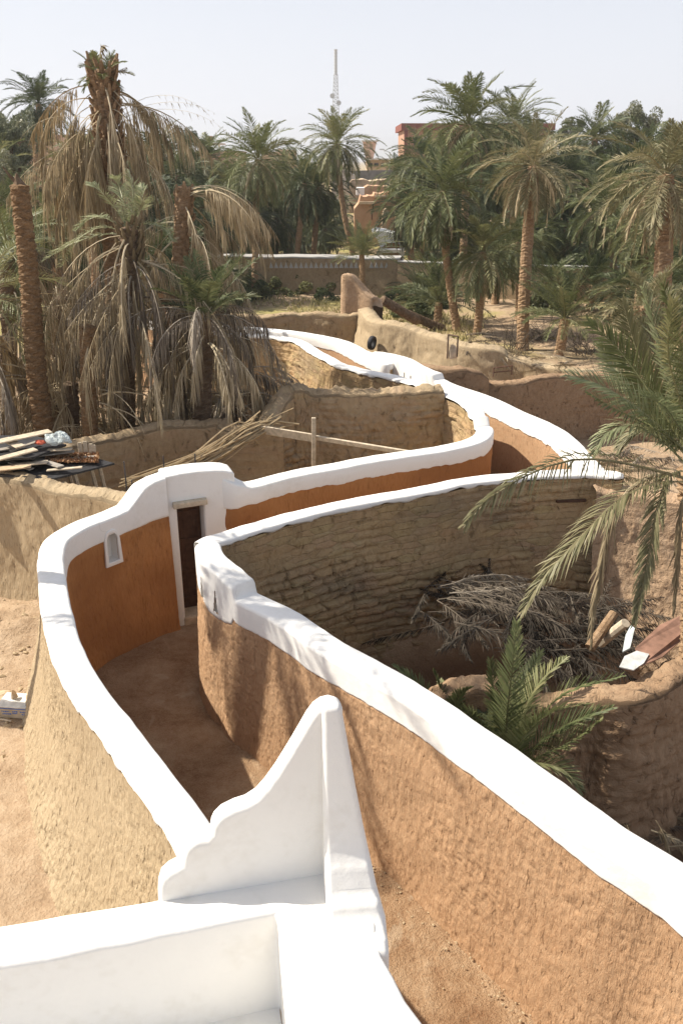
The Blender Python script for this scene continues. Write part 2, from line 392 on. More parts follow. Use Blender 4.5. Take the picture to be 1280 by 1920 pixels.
    zt = faces[0][1][:,-1,1].mean(); ext = vv[1:-1]+zt
    e = np.broadcast_to(ext[None], (n, len(ext))); uvm = np.stack([np.broadcast_to(u[:,None], e.shape), e], -1)
    UVf = np.concatenate([faces[0][1], uvm, faces[1][1][:,::-1] + np.array((37.0, 0))], 1)
    o = grid(name, Pf, UVf, matT, None, True)
    return tag(o, label, cat, group)
def inhole(uc, zc, h):
    m_ = (zc > h[2]) & (zc < h[3]); c_ = (h[0]+h[1])/2; hw = (h[1]-h[0])/2
    return m_ & (np.abs(uc-c_) < (hw*(1.02-(zc-h[2])/(h[3]-h[2])) if h[4] else hw))
def _capmask(P, UV, holes):
    uc = (UV[:-1,:-1,0]+UV[1:,1:,0])/2; zc = (P[:-1,:-1,2]+P[1:,1:,2])/2; k = np.ones(uc.shape, bool)
    half = P.shape[1]//2
    for hs, h in holes:
        inside = inhole(uc, zc, h)
        if hs == 0: inside[:, half:] = False
        else: inside[:, :half] = False
        k &= ~inside
    return k
# ================================================================== GROUND
def inpoly(x, y, poly):
    r = np.zeros(x.shape, bool); n = len(poly)
    for i in range(n):
        x1, y1 = poly[i]; x2, y2 = poly[(i+1)%n]
        c = ((y1 > y) != (y2 > y)) & (x < (x2-x1)*(y-y1)/(y2-y1+1e-12)+x1); r ^= c
    return r
def segdist(x, y, poly):
    d = np.full(x.shape, 1e9); n = len(poly)
    for i in range(n):
        a = np.array(poly[i]); b = np.array(poly[(i+1)%n]); ab = b-a
        t = np.clip(((x-a[0])*ab[0]+(y-a[1])*ab[1])/(ab@ab+1e-9), 0, 1)
        d = np.minimum(d, np.hypot(x-a[0]-t*ab[0], y-a[1]-t*ab[1]))
    return d
PIT = [(-1.45,9.75),(-.1,7.7),(1.1,6.2),(2.35,4.6),(5,1.5),(9,0),(14,2),(13,10.5),(5.9,11.2),(4.0,12.1),(2.0,11.7),(.3,11.2),(-.6,10.8)]
ALLEY = [(2.2,2.5),(3.4,2.5),(2.0,4.5),(.9,6.05),(-.3,7.55),(-1.6,9.6),(-1.75,10.2),(-.75,11.1),(.2,11.6),(2.0,12.1),(3.7,12.55),(3.95,12.9),(3.45,14.7),(2.7,16.7),(1.9,18.2),(1.0,20.2),(.2,21.9),(-2.4,24.6),(-5,26),(-5.4,24.6),(-3,23.6),(-.4,21),(.6,19.6),(1.5,17.6),(2.4,16.4),(2.7,14.3),(1.6,13.3),(0,12.4),(-1.5,11.9),(-2.6,11.4),(-3.5,10.7),(-3.75,10),(-3.4,8.8),(-2.4,7),(-1.3,5.3),(-.8,4.2),(.1,3.6),(.3,2.5)]
def ground_z(x, y):
    x = np.asarray(x, float); y = np.asarray(y, float)
    dp = segdist(x, y, PIT); ip = inpoly(x, y, PIT)
    k = np.clip(dp/.45, 0, 1); k = k*k*(3-2*k)
    z = .05*fbm(x*.9, y*.9, 3, 5) + .10*fbm(x*.23, y*.23, 8, 3)
    far = np.clip((y-22)/14, 0, 1)
    z = z + far*.12*fbm(x*.12, y*.12, 12, 3)
    rub = np.exp(-((x+5.0)/1.2)**2 - ((y-11.0)/.8)**2)           # earth slumped against the left wall
    z = z + rub*(.22 + .28*np.abs(fbm(x*3.5, y*3.5, 4, 4))) + .03*np.clip(-x-2.4, 0, 1)*fbm(x*5, y*5, 6, 3)
    da = segdist(x, y, ALLEY); ia = inpoly(x, y, ALLEY)
    z = np.where(ia | (da < .05), -.06, np.where(da < .4, z*(da/.4) - .06*(1-da/.4), z))
    return np.where(ip, z*(1-k) + (-1.25 + .18*fbm(x*1.2, y*1.2, 5, 4))*k, z)
def axis(a, b, segs):
    out = [a]
    while out[-1] < b:
        st = [s for lim, s in segs if out[-1] < lim][0]; out.append(out[-1]+st)
    return np.array(out)
gm, gt, gb = newmat('sandy_ground')
v = coords(gt, 'Object'); gn = noise_n(gt, v, .35, 6, .62); g2 = noise_n(gt, v, 5, 5, .65); g3 = noise_n(gt, v, 38, 4, .7)
c = ramp(gt, mth(gt, 'MULTIPLY_ADD', g2, .4, mth(gt, 'MULTIPLY_ADD', g3, .25, mth(gt, 'MULTIPLY', gn, .35))), [(.36, (.24,.16,.095)), (.5, (.385,.275,.175)), (.64, (.49,.37,.25))])
pk = N(gt, 'ShaderNodeTexVoronoi'); pk.inputs['Scale'].default_value = 9; gt.links.new(v, pk.inputs['Vector'])
c = mixc(gt, ramp(gt, pk.outputs[0], [(.06, (.7,.7,.7)), (.14, (0,0,0))]), c, (.36,.23,.14))
sep = N(gt, 'ShaderNodeSeparateXYZ'); gt.links.new(v, sep.inputs[0])
gy = mth(gt, 'MULTIPLY', ramp(gt, mth(gt, 'MULTIPLY', sep.outputs[1], .01), [(.28, (0,0,0)), (.33, (1,1,1))]), ramp(gt, noise_n(gt, v, .18, 4, .6), [(.46, (0,0,0)), (.58, (1,1,1))]))
c = mixc(gt, mth(gt, 'MULTIPLY', gy, .8), c, (.30,.27,.09))
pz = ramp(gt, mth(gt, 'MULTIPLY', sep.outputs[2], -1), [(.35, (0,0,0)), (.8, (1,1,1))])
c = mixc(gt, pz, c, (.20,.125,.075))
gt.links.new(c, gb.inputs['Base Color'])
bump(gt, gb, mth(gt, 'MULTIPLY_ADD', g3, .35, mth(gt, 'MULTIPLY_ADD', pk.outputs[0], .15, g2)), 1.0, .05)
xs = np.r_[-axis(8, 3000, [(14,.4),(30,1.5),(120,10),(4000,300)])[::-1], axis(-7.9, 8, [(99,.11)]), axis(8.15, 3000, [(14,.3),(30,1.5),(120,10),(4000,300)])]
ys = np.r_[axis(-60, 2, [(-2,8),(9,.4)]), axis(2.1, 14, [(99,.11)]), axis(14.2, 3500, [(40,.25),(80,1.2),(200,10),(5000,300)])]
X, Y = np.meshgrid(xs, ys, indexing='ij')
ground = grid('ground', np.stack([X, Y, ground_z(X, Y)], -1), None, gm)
tag(ground, kind='structure')
# alley floor
am, at_, ab = newmat('trodden_alley_earth')
v = coords(at_, 'Object'); n1 = noise_n(at_, v, 1.6, 5, .6, .5); n2 = noise_n(at_, v, 60, 3, .7); n3 = noise_n(at_, v, 9, 4, .6)
c = ramp(at_, mth(at_, 'MULTIPLY_ADD', n2, .3, mth(at_, 'MULTIPLY_ADD', n3, .2, mth(at_, 'MULTIPLY', n1, .5))), [(.38, (.235,.13,.066)), (.5, (.355,.228,.13)), (.62, (.47,.34,.215))])
sp_ = ramp(at_, noise_n(at_, v, .9, 4, .7, 1.5), [(.58, (0,0,0)), (.63, (1,1,1))])
c = mixc(at_, mth(at_, 'MULTIPLY', sp_, .55), c, (.48,.37,.25))
at_.links.new(c, ab.inputs['Base Color']); bump(at_, ab, mth(at_, 'MULTIPLY_ADD', n2, .5, n3), 1.0, .05)
ax = np.arange(-4.4, 4.6, .05); ay = np.arange(2.4, 27, .05)
X, Y = np.meshgrid(ax, ay, indexing='ij'); Zf = .03*fbm(X*1.5, Y*1.5, 31, 4) + .007*fbm(X*9, Y*9, 35, 2)
cx, cy = (X[:-1,:-1]+X[1:,1:])/2, (Y[:-1,:-1]+Y[1:,1:])/2
keep = inpoly(cx, cy, ALLEY) | (segdist(cx, cy, ALLEY) < .14)
tag(grid('alley_floor', np.stack([X, Y, Zf], -1), None, am, None, True, keep), kind='structure')

# ================================================================== WALLS
# left alley wall, from the terrace corner round to the gateway (traced side T = alley side)
make_wall('alley_wall', 'curving left alley wall with white cap, arched niche and raked mud outside', 'wall',
  [(470,1690,2.05),(430,1612,2.05),(388,1535,2.05),(322,1446,2.05),(252,1355,2.05),(192,1280,2.05),(157,1218,2.05),(136,1150,2.05),(124,1085,2.05),(120,1040,2.05,.30,.12),(128,1012,2.05,.30,.12),(160,990,2.05,.30,.12),
   (222,965,2.06,.30,.12),(240,957,2.07,.31,.12),(256,936,2.2,.42,.15),(272,915,2.32,.52,.2),(290,903,2.38,.57,.2),(311,896,2.40,.59,.2)],
  .30, ORANGE2, MUD, WHITE, sp=.016, vs=.016, comb=(.9,2.0), bat=(.10,.52), bandT=.26, bandO=.06, seed=1, amp=.016, topamp=.02, ragO=.085, flare=1.7,
  holes=[(0,213,1030,.17,1.42,1.82)])
# right alley wall: from below the camera to the hairpin tip (T = garden side)
make_wall('alley_wall', 'thick right alley wall with broad white cap above sunlit ochre plaster', 'wall',
  [(1900,2130,2.05,.12,.25),(1500,1790,2.05,.12,.25),(1390,1700,2.05,.12,.25),(1275,1610,2.05,.12,.25),(1190,1560,2.05,.12,.25),(1105,1500,2.05,.12,.25),(1000,1425,2.05,.12,.25),(890,1350,2.04,.12,.26),(850,1322,2.03,.12,.26),(775,1276,2.02,.12,.27),(720,1245,2.0,.12,.28),(640,1201,1.98,.12,.30),(580,1160,1.96,.12,.30),(520,1127,1.95,.12,.30),(482,1108,1.95,.12,.30),
   (477,1085,2.09,.14,.40),(474,1082,2.10,.14,.5),(450,1062,2.10,.14,.62),(432,1049,2.10,.14,.60),(421,1038,2.09,.14,.52),(415,1028,2.08,.12,.45),(413,1021,2.07,.1,.4)],
  .31, MUDW, ORANGE, WHITE, sp=.016, vs=.015, comb=(0,1), zb=(-1.4,-.2), bat=(.2,.10), seed=2, rend=True, amp=.018, topamp=.015, ragT=.03, ragO=.012,
  holes=[(1,378,1078,.13,1.56,1.88),(1,392,1092,.12,1.56,1.88),(1,418,1108,.12,1.56,1.88)])
# from the hairpin to the corner (T = garden side, bare mud brick)
make_wall('alley_wall', 'long curved mud brick wall with thin white cap behind the palm pit', 'wall',
  [(398,1026,2.06),(412,1018,2.06),(432,1012,2.05),(462,1002,2.05),(500,990,2.05),(575,968,2.05),(640,952,2.05),(727,936,2.05),(815,922,2.05),(880,907,2.05),(960,897,2.05),(1040,891,2.05),(1110,889,2.05),(1150,893,2.05)],
  .28, MUDBRICK, ORANGE, WHITE, sp=.028, vs=.024, relief=(1.1,0), zb=(-1.4,-.2), bat=(.22,.05), bandT=.07, bandO=.28, seed=3, amp=.03, topamp=.02, ragT=.05, rend=True)
# from the corner back to the far bend (T = garden side)
make_wall('alley_wall', 'right alley wall bending away with wide white cap beyond the brown compound wall', 'wall',
  [(1138,884,2.04),(1120,865,2.05),(1082,825,2.05),(1040,796,2.05),(990,774,2.05),(920,742,2.05),(845,716,2.05),(833,711,2.05),(829,699,2.18,.14,.5),(795,684,2.18,.14,.5),(768,672,2.18,.14,.5),(740,664,2.20,.14,.4),(716,660,2.20,.14,.28)],
  .30, MUDW, ORANGE, WHITE, sp=.03, vs=.05, zb=(-.3,-.2), bat=(.1,.05), bandT=.14, bandO=.27, seed=4, topamp=.02, rend=True,
  holes=[(1,757,706,.11,1.68,2.02),(1,770,711,.11,1.68,2.02),(1,786,717,.11,1.68,2.02),(1,803,723,.11,1.68,2.02),(1,817,729,.11,1.68,2.02)])
make_wall('alley_wall', 'far white capped alley wall curving left under the dry palms', 'wall',
  [(735,678,2.08),(712,668,2.1),(688,656,2.1),(650,638,2.1),(557,621,2.1),(477,613,2.1),(407,607,2.1),(340,604,2.1),(270,592,2.1),(220,570,2.1)],
  .34, MUDW, ORANGE, WHITE, sp=.12, vs=.1, zb=(-.2,-.2), bat=(.1,.05), bandT=.14, bandO=.27, rstart=True, seed=5, topamp=.03)
# left-hand wall beyond the gateway (T = courtyard side)
make_wall('alley_wall', 'white capped wall running from the gateway round a tight bulging bend', 'wall',
  [(414,870,2.35,.15,.55),(428,880,2.31,.15,.5),(440,895,2.19,.1,.38),(456,903,2.1),(547,881,2.1),(620,868,2.1),(688,855,2.1),(782,841,2.1),(850,829,2.1),(880,819,2.1),(891,808,2.1),(889,800,2.1),(887,783,2.26),(875,767,2.28),(857,753,2.28),(830,741,2.28),(800,729,2.26),(762,716,2.2),(735,711,2.15)],
  -.30, MUDBRICK, ORANGE2, WHITE, sp=.04, vs=.04, relief=(.8,0), bat=(.1,.05), bandT=.05, bandO=.26, seed=6, amp=.02, topamp=.02, ragT=.05)
make_wall('alley_wall', 'far left alley wall of rough bricks with narrow white cap', 'wall',
  [(748,718,2.1),(735,711,2.1),(690,700,2.1),(641,689,2.1),(610,674,2.1),(585,661,2.1),(538,637,2.1),(454,629,2.1),(400,626,2.1),(340,622,2.1)],
  -.30, MUDBRICK, ORANGE2, WHITE, sp=.05, vs=.045, relief=(1,0), bat=(.35,.05), bandT=.06, bandO=.2, seed=7, amp=.04, topamp=.03, ragT=.05)
# plain mud walls
make_wall('mud_wall', 'pale raked mud wall joining the curving alley wall from the left', 'wall',
  [(-420,850,2.0),(-200,862,2.0),(0,880,2.0),(75,890,2.0),(150,905,2.0),(250,926,1.98),(300,948,1.95)], -.38, MUD, MUD, None, sp=.03, vs=.025, comb=(2.0,0), bat=(.1,.28), seed=11, amp=.03, topamp=.06, crown=.05, flare=2.2)
make_wall('mud_wall', 'shaded grey mud wall between the junk pile and the dry palms', 'wall',
  [(-300,850,1.9),(-60,842,1.9),(130,826,1.9),(250,801,1.9),(330,790,1.9),(405,782,1.95),(432,784,1.93),(446,796,1.88),(480,799,1.86),(530,800,1.84)], -.38, MUDW, MUDW, None, sp=.05, vs=.05, relief=(.4,.4), bat=(.15,.12), seed=12, amp=.03, topamp=.08, crown=.04)
make_wall('mud_wall', 'broken high mud wall with crumbling stepped top across the courtyard', 'wall',
  [(487,775,2.1),(496,755,2.25),(506,742,2.35),(524,729,2.42),(565,722,2.45),(640,720,2.48),(700,722,2.45),(760,721,2.45),(796,722,2.42),(816,724,2.38)], -.42, MUDW, MUDW, None, sp=.03, vs=.028, comb=(1.5,1.5), relief=(1,1.2), bat=(.1,.15), seed=13, amp=.07, topamp=.17, crown=.05, rstart=True)
make_wall('mud_wall', 'brown mud wall with level top behind the far alley bend', 'wall',
  [(330,592,2.0),(420,588,2.0),(500,588,2.0),(560,586,2.0),(640,585,2.05),(702,582,2.1)], -.4, MUDW, MUDW, None, sp=.07, vs=.06, relief=(.8,.8), bat=(.1,.1), seed=14, amp=.04, topamp=.1)
make_wall('mud_wall', 'long sunlit mud wall running diagonally down from the pink ruin', 'wall',
  [(700,580,2.2),(725,598,2.2),(800,622,2.0),(850,632,2.0),(900,645,1.9),(960,662,1.68),(1020,678,1.52),(1070,688,1.45),(1130,697,1.3)], -.5, MUD, MUD, None, sp=.05, vs=.045, comb=(2.2,1), bat=(.2,.35), seed=15, amp=.06, topamp=.12, crown=.05)
make_wall('mud_wall', 'shaded brown compound wall with dipping top beside the bending alley', 'wall',
  [(752,676,2.0),(790,680,2.05),(860,684,2.05),(885,694,1.9),(905,713,1.6),(935,714,1.6),(1000,704,1.65),(1060,698,1.65),(1110,697,1.62),(1190,704,1.55),(1290,712,1.5),(1400,722,1.5)], -.35, REDMUD, MUDW, None, sp=.06, vs=.05, relief=(.5,.3), comb=(1.2,0), bat=(.15,.15), seed=16, amp=.03, topamp=.07)
make_wall('mud_wall', 'lumpy sunlit mud wall under the big drooping palm fronds', 'wall',
  [(1098,900,1.85),(1140,905,1.8),(1200,912,1.8),(1290,925,1.8),(1450,950,1.8)], -.5, PINKMUD, PINKMUD, None, sp=.035, vs=.03, relief=(0,.12), comb=(1.5,1.5), zb=(-1.3,-1.3), bat=(.1,.7), seed=17, amp=.04, topamp=.08, crown=.05)
make_wall('mud_wall', 'low broken mud wall bending through the palm pit with the rusty sheet on top', 'wall',
  [(822,1278,.85),(842,1270,.9),(880,1262,.95),(940,1262,.95),(1000,1290,.85),(1060,1285,.95),(1120,1274,1.05),(1160,1272,1.1),(1185,1264,1.12),(1215,1250,1.14),(1260,1228,1.14),(1330,1200,1.1),(1450,1150,1.1)], -.36, REDMUD, REDMUD, None, sp=.03, vs=.03, zb=(-1.3,-1.3), bat=(.1,.18), relief=(.15,.2), comb=(1.8,1.8), seed=18, amp=.08, topamp=.11, rstart=True)
make_wall('mud_wall', 'pink ruined wall stub with peaked top at the end of the brown wall', 'wall',
  [(654,517,3.1),(662,516,3.12),(680,532,2.87),(690,543,2.7),(700,553,2.55),(716,563,2.4),(718,578,2.2)], -.4, PINKMUD, PINKMUD, None, sp=.1, vs=.12, bat=(.1,.1), seed=20, amp=.05, topamp=.15, rstart=True)

# ---------------------------------------------------------------- openings: niche and vents, with real pockets in the wall
def opening(hp, kind, name, parent, mat, depth, fw):
    (p, nn, wd, z0, z1) = hp
    nn = np.array((nn[0], nn[1], 0.)); tx = np.array((-nn[1], nn[0], 0.)); C = np.array((p[0], p[1], 0.)) + np.array(list(parent['_o'][:2])+[0.])
    f = lambda q, d: C + tx*q[0] + nn*d + np.array((0,0,q[1])); m = MB()
    if kind == 'tri':      # a pocket only: the hole itself is cut through the wall surface
        inner = [(-wd*.62, z0-.02), (wd*.62, z0-.02), (wd*.10, z1+.02), (-wd*.10, z1+.02)]; rings = [(inner, .003), ([(a*.8, b) for a, b in inner], -depth)]
    else:
        arc = [(wd*.5*math.cos(a), z1-wd*.5+wd*.62*math.sin(a)) for a in np.linspace(0, PI, 9)]
        inner = [(-wd*.5, z0), (wd*.5, z0)] + arc
        outer = [(-wd*.5-fw, z0-fw), (wd*.5+fw, z0-fw)] + [((wd*.5+fw*.7)*math.cos(a), z1-wd*.5+(wd*.62+fw)*math.sin(a)) for a in np.linspace(0, PI, 9)]
        rings = [(outer, -.05), (outer, .028), (inner, .028), (inner, -depth)]
    n = len(inner); V = []; fs = []
    for q, d in rings: V += [f(c, d) for c in q]
    for i in range(n):
        j = (i+1) % n
        for b in range(len(rings)-1): fs.append((b*n+i, b*n+j, (b+1)*n+j, (b+1)*n+i))
    fs.append(tuple((len(rings)-1)*n+i for i in range(n)))
    m.add(V, fs); return m.build(name, mat, parent, False, 0 if kind == 'tri' else .01, 2)
roots = [o for o in col.objects if o.name.startswith('alley_wall')]
niche = opening(HOLEPOS[0], 'arch', 'niche', roots[0], WHITE, .16, .055)
for hp in HOLEPOS[1:4]: opening(hp, 'tri', 'vent', roots[1], WHITE, .17, .02)
for hp in HOLEPOS[4:9]: opening(hp, 'tri', 'vent', roots[3], WHITE, .17, .03)

# ================================================================== GATEWAY
G0 = np.array((-2.50, 11.2, 0)); gx = np.array((.938, .346, 0)); gx /= np.linalg.norm(gx); gn_ = np.array((-gx[1], gx[0], 0)); gz = np.array((0,0,1.))
gate = empty('gateway', tuple(G0), 0, 'white arched gateway block with narrow dark doorway', 'gateway')
go = np.zeros(3)
ga, gbw, gtop = .17, .55, 1.93
# extrude the upside-down U in three solid pieces cut from one outline
ol = [(0,-.1),(ga,-.1),(ga,gtop),(gbw,gtop),(gbw,-.1),(1.02,-.1),(1.03,2.32),(1.0,2.355),(.9,2.395),(.75,2.42),(.5,2.435),(.25,2.43),(.0,2.405)]
fr = prism(ol, go, gx, gz, gn_, .40, 'doorway_surround', WHITE, gate, bevel=.035)
lm = MB(); lm.beam(go+gx*(ga-.06)+gz*(gtop+.045)-gn_*.006, go+gx*(gbw+.05)+gz*(gtop+.055)-gn_*.006, .16, .085)
lm.build('lintel', WOODP, gate, False, .012)
dm = MB(); o_ = gn_*.34
dm.beam(go+o_+gx*ga+gz*1.02, go+o_+gx*gbw+gz*1.02, .035, 1.82)
dl = dm.build('door', WOODD, gate)
bt_ = MB()
for z_ in (.28, .74, 1.26, 1.7): bt_.beam(go+o_-gn_*.03+gx*(ga+.01)+gz*z_, go+o_-gn_*.03+gx*(gbw-.01)+gz*z_, .03, .075)
for u_ in (.20,.32,.44,.52): bt_.beam(go+o_-gn_*.022+gx*u_+gz*.15, go+o_-gn_*.022+gx*u_+gz*1.88, .045, .02, up=tuple(gn_))
bt_.build('batten', WOODD, dl)
tm = MB(); tm.box(go+gx*.36+gn_*.16+gz*.06, (.44,.34,.16), np.stack([gx, gn_, gz], 1)); tm.build('threshold', plain('stone', (.5,.4,.28)), gate, False, .03)

# ================================================================== WHITE TERRACE IN FRONT
ter = empty('roof_terrace', (0, 3.4, 0), 0, 'whitewashed roof terrace with parapets and tall stepped corner pinnacle', 'terrace')
to = np.array((0, -3.4, 0))
ZT = 2.5; ZF = 1.72
pw = lambda x, y, z=ZT: W(x, y, z) + to
# parapet running left: top edges traced
def slab(name, top, zlow, parent, mat, bevel=.045):
    n = len(top); m = MB(); lo = [np.array((p[0], p[1], zlow)) for p in top]
    m.add(list(top)+lo, [tuple(range(n)), tuple(range(2*n-1, n-1, -1))] + [(i, n+i, n+(i+1)%n, (i+1)%n) for i in range(n)])
    o = m.build(name, mat, parent, False, bevel, 4)
    bm = bmesh.new(); bm.from_mesh(o.data); bmesh.ops.recalc_face_normals(bm, faces=bm.faces); bm.to_mesh(o.data); bm.free()
    for p in o.data.polygons: p.use_smooth = True
    o.modifiers['b'].angle_limit = math.radians(35); o.modifiers.new('wn', 'WEIGHTED_NORMAL')
    return o
rr = random.Random(4)
outer = [(-500,1835),(-250,1783),(-60,1745),(0,1733),(70,1722),(120,1712),(200,1700),(286,1686),(330,1676),(520,1644)]
inner_ = [(520,1709),(420,1729),(350,1744),(300,1753),(240,1768),(190,1775),(100,1796),(0,1811),(-60,1820),(-250,1862),(-500,1915)]
# parapet / landing running towards the camera
right = [(706,1760),(716,1790),(738,1828),(760,1872),(790,1912),(830,1975),(900,2100)]
left = [(640,2100),(580,1985),(560,1925),(549,1880),(535,1800),(522,1735),(514,1703)]
slab('parapet', [pw(x, y) for x, y in outer+[(590,1630),(645,1636),(690,1680),(706,1725)]+right+left[:-1]+inner_], -.1, ter, WHITE, .035)
fm = MB(); fp = [(-4.2,3.35),(-1.9,3.35),(-.40,3.75),(-.15,2.6),(.1,1.0),(-4.2,1.0)]
fm.add([np.array((x, y, ZF))+to for x, y in fp], [tuple(range(6))]); fm.build('terrace_floor', WHITE, ter)
# corner pinnacle: two stepped fins meeting at the corner
P1 = W(296, 1692, ZT); P2 = W(600, 1640, ZT)
ex = P2-P1; LL = np.linalg.norm(ex[:2]); ex /= np.linalg.norm(ex); en = np.array((-ex[1], ex[0], 0))
def fin_u(x, y):                       # pixel -> (u, z) on the fin's plane
    a, b, c = ray(x, y); d = np.array((a, b, c)); s = np.dot(P1-np.array((0,0,CAMZ)), en)/np.dot(d, en)
    q = np.array((0,0,CAMZ))+d*s-P1; return float(np.dot(q, ex)), float((q+P1)[2])
prof = [(297,1688),(298,1668),(303,1652),(316,1640),(330,1633),(340,1627),(343,1610),(347,1597),(358,1586),(372,1580),(388,1577),(396,1568),(398,1556),(403,1545),(416,1532),(440,1520),(462,1513),(482,1500),(500,1480),(520,1452),(545,1412),(565,1378),(580,1352),(592,1336),(606,1326),(622,1322)]
ol = [fin_u(x, y) for x, y in prof]
umax = ol[-1][0]+.07; ol += [(umax, ol[-1][1]-.03), (umax, ZT-.3), (ol[0][0], ZT-.3)]
prism(ol, P1+to-np.array((0,0,P1[2])), ex, gz, en, .13, 'pinnacle_fin', WHITE, ter, .04, 4)
# second fin comes towards the camera
Q1 = np.array((-.12, 4.02, 0)); e2 = np.array((.10, -.995, 0)); e2 /= np.linalg.norm(e2); n2_ = np.array((-e2[1], e2[0], 0))
za = ol[len(prof)-1][1]
ol2 = [(0, ZT-.3), (0, za-.03), (.02, za), (.09, za), (.13, za-.25), (.16, za-.52), (.19, za-.75), (.225, za-.90), (.27, za-.97), (.30, za-1.0), (.325, za-1.09), (.36, za-1.12), (.40, za-1.13), (.43, za-1.21), (.50, za-1.24), (.58, ZT+.035), (.66, ZT-.02), (.66, ZT-.3)]
prism(ol2, Q1+to, e2, gz, n2_, .29, 'pinnacle_fin', WHITE, ter, .04, 4)

f2 = [o for o in ter.children if o.name.startswith('pinnacle_fin')][-1]
for v_ in f2.data.vertices:               # the fin thickens towards its foot
    q = np.array(v_.co)-(Q1+to); side_ = float(q @ n2_)/.29; tz = np.clip((v_.co.z-ZT)/(za-ZT), 0, 1)
    if side_ > .5: d_ = .29*(-.62*tz**.8 + .12*(1-tz)); v_.co.x += n2_[0]*d_; v_.co.y += n2_[1]*d_
# ================================================================== PALMS
def leafmat(name, c1, c2, c3, trans=.25, spec=.3, rough=.5):
    m, t, b = newmat(name)
    a = N(t, 'ShaderNodeAttribute', attribute_name='var'); oi = N(t, 'ShaderNodeObjectInfo')
    f = mth(t, 'MULTIPLY_ADD', oi.outputs['Random'], .3, mth(t, 'MULTIPLY', a.outputs['Fac'], .7))
    c = ramp(t, f, [(.1, c1), (.5, c2), (.9, c3)])
    t.links.new(c, b.inputs['Base Color']); b.inputs['Roughness'].default_value = rough; b.inputs['Specular IOR Level'].default_value = spec
    if trans:
        tr = N(t, 'ShaderNodeBsdfTranslucent'); t.links.new(c, tr.inputs[0]); mx = N(t, 'ShaderNodeMixShader'); mx.inputs[0].default_value = trans
        out = [n for n in t.nodes if n.type == 'OUTPUT_MATERIAL'][0]
        t.links.new(b.outputs[0], mx.inputs[1]); t.links.new(tr.outputs[0], mx.inputs[2]); t.links.new(mx.outputs[0], out.inputs[0])
    return m
GREEN = leafmat('palm_leaf_green', (.085,.105,.040), (.165,.18,.075), (.31,.29,.145))
DEEP = leafmat('palm_leaf_deep_green', (.05,.07,.030), (.095,.118,.05), (.19,.195,.09))
OLIVE = leafmat('palm_leaf_olive', (.12,.12,.055), (.21,.195,.10), (.38,.32,.19))
DRY = leafmat('palm_leaf_dry', (.19,.145,.085), (.345,.275,.17), (.55,.465,.325), .12, .1, .8)
STRAW = leafmat('palm_leaf_straw', (.22,.165,.09), (.37,.285,.165), (.56,.46,.30), .15, .1, .8)
GREY = leafmat('palm_leaf_grey', (.10,.08,.06), (.19,.155,.115), (.36,.31,.245), .08, .1, .8)
def trunkmat(name, a, b_, c_):
    m, t, b = newmat(name); v = coords(t, 'Object', (1,1,2.2))
    n = noise_n(t, v, 9, 4, .7); n2 = noise_n(t, v, 40, 3, .7)
    t.links.new(ramp(t, mth(t, 'MULTIPLY_ADD', n2, .4, mth(t, 'MULTIPLY', n, .6)), [(.35, a), (.5, b_), (.68, c_)]), b.inputs['Base Color'])
    bump(t, b, n2, .8, .03); return m
TRUNK = trunkmat('palm_trunk', (.17,.105,.055), (.31,.205,.12), (.45,.32,.20))
TRUNKD = trunkmat('palm_trunk_dark', (.09,.06,.04), (.16,.11,.07), (.26,.19,.12))
TRUNKM = trunkmat('palm_trunk_brown', (.11,.065,.032), (.215,.135,.072), (.34,.23,.13))
PALEG = leafmat('palm_leaf_pale_green', (.14,.17,.08), (.25,.28,.14), (.40,.40,.24))
class Frond:
    def __init__(s): s.v = []; s.q = []; s.a = []; s.n = 0
    def add(s, V, Q, a): s.v.append(V); s.q.append(Q+s.n); s.a.append(np.broadcast_to(a, (len(V),)).astype(float)); s.n += len(V)
    def build(s, name, mat, parent=None): return mesh_np(name, np.concatenate(s.v), np.concatenate(s.q), mat, parent, False, None, np.concatenate(s.a))
    def data(s, name, mat):
        o = s.build(name, mat); me = o.data; bpy.data.objects.remove(o); return me
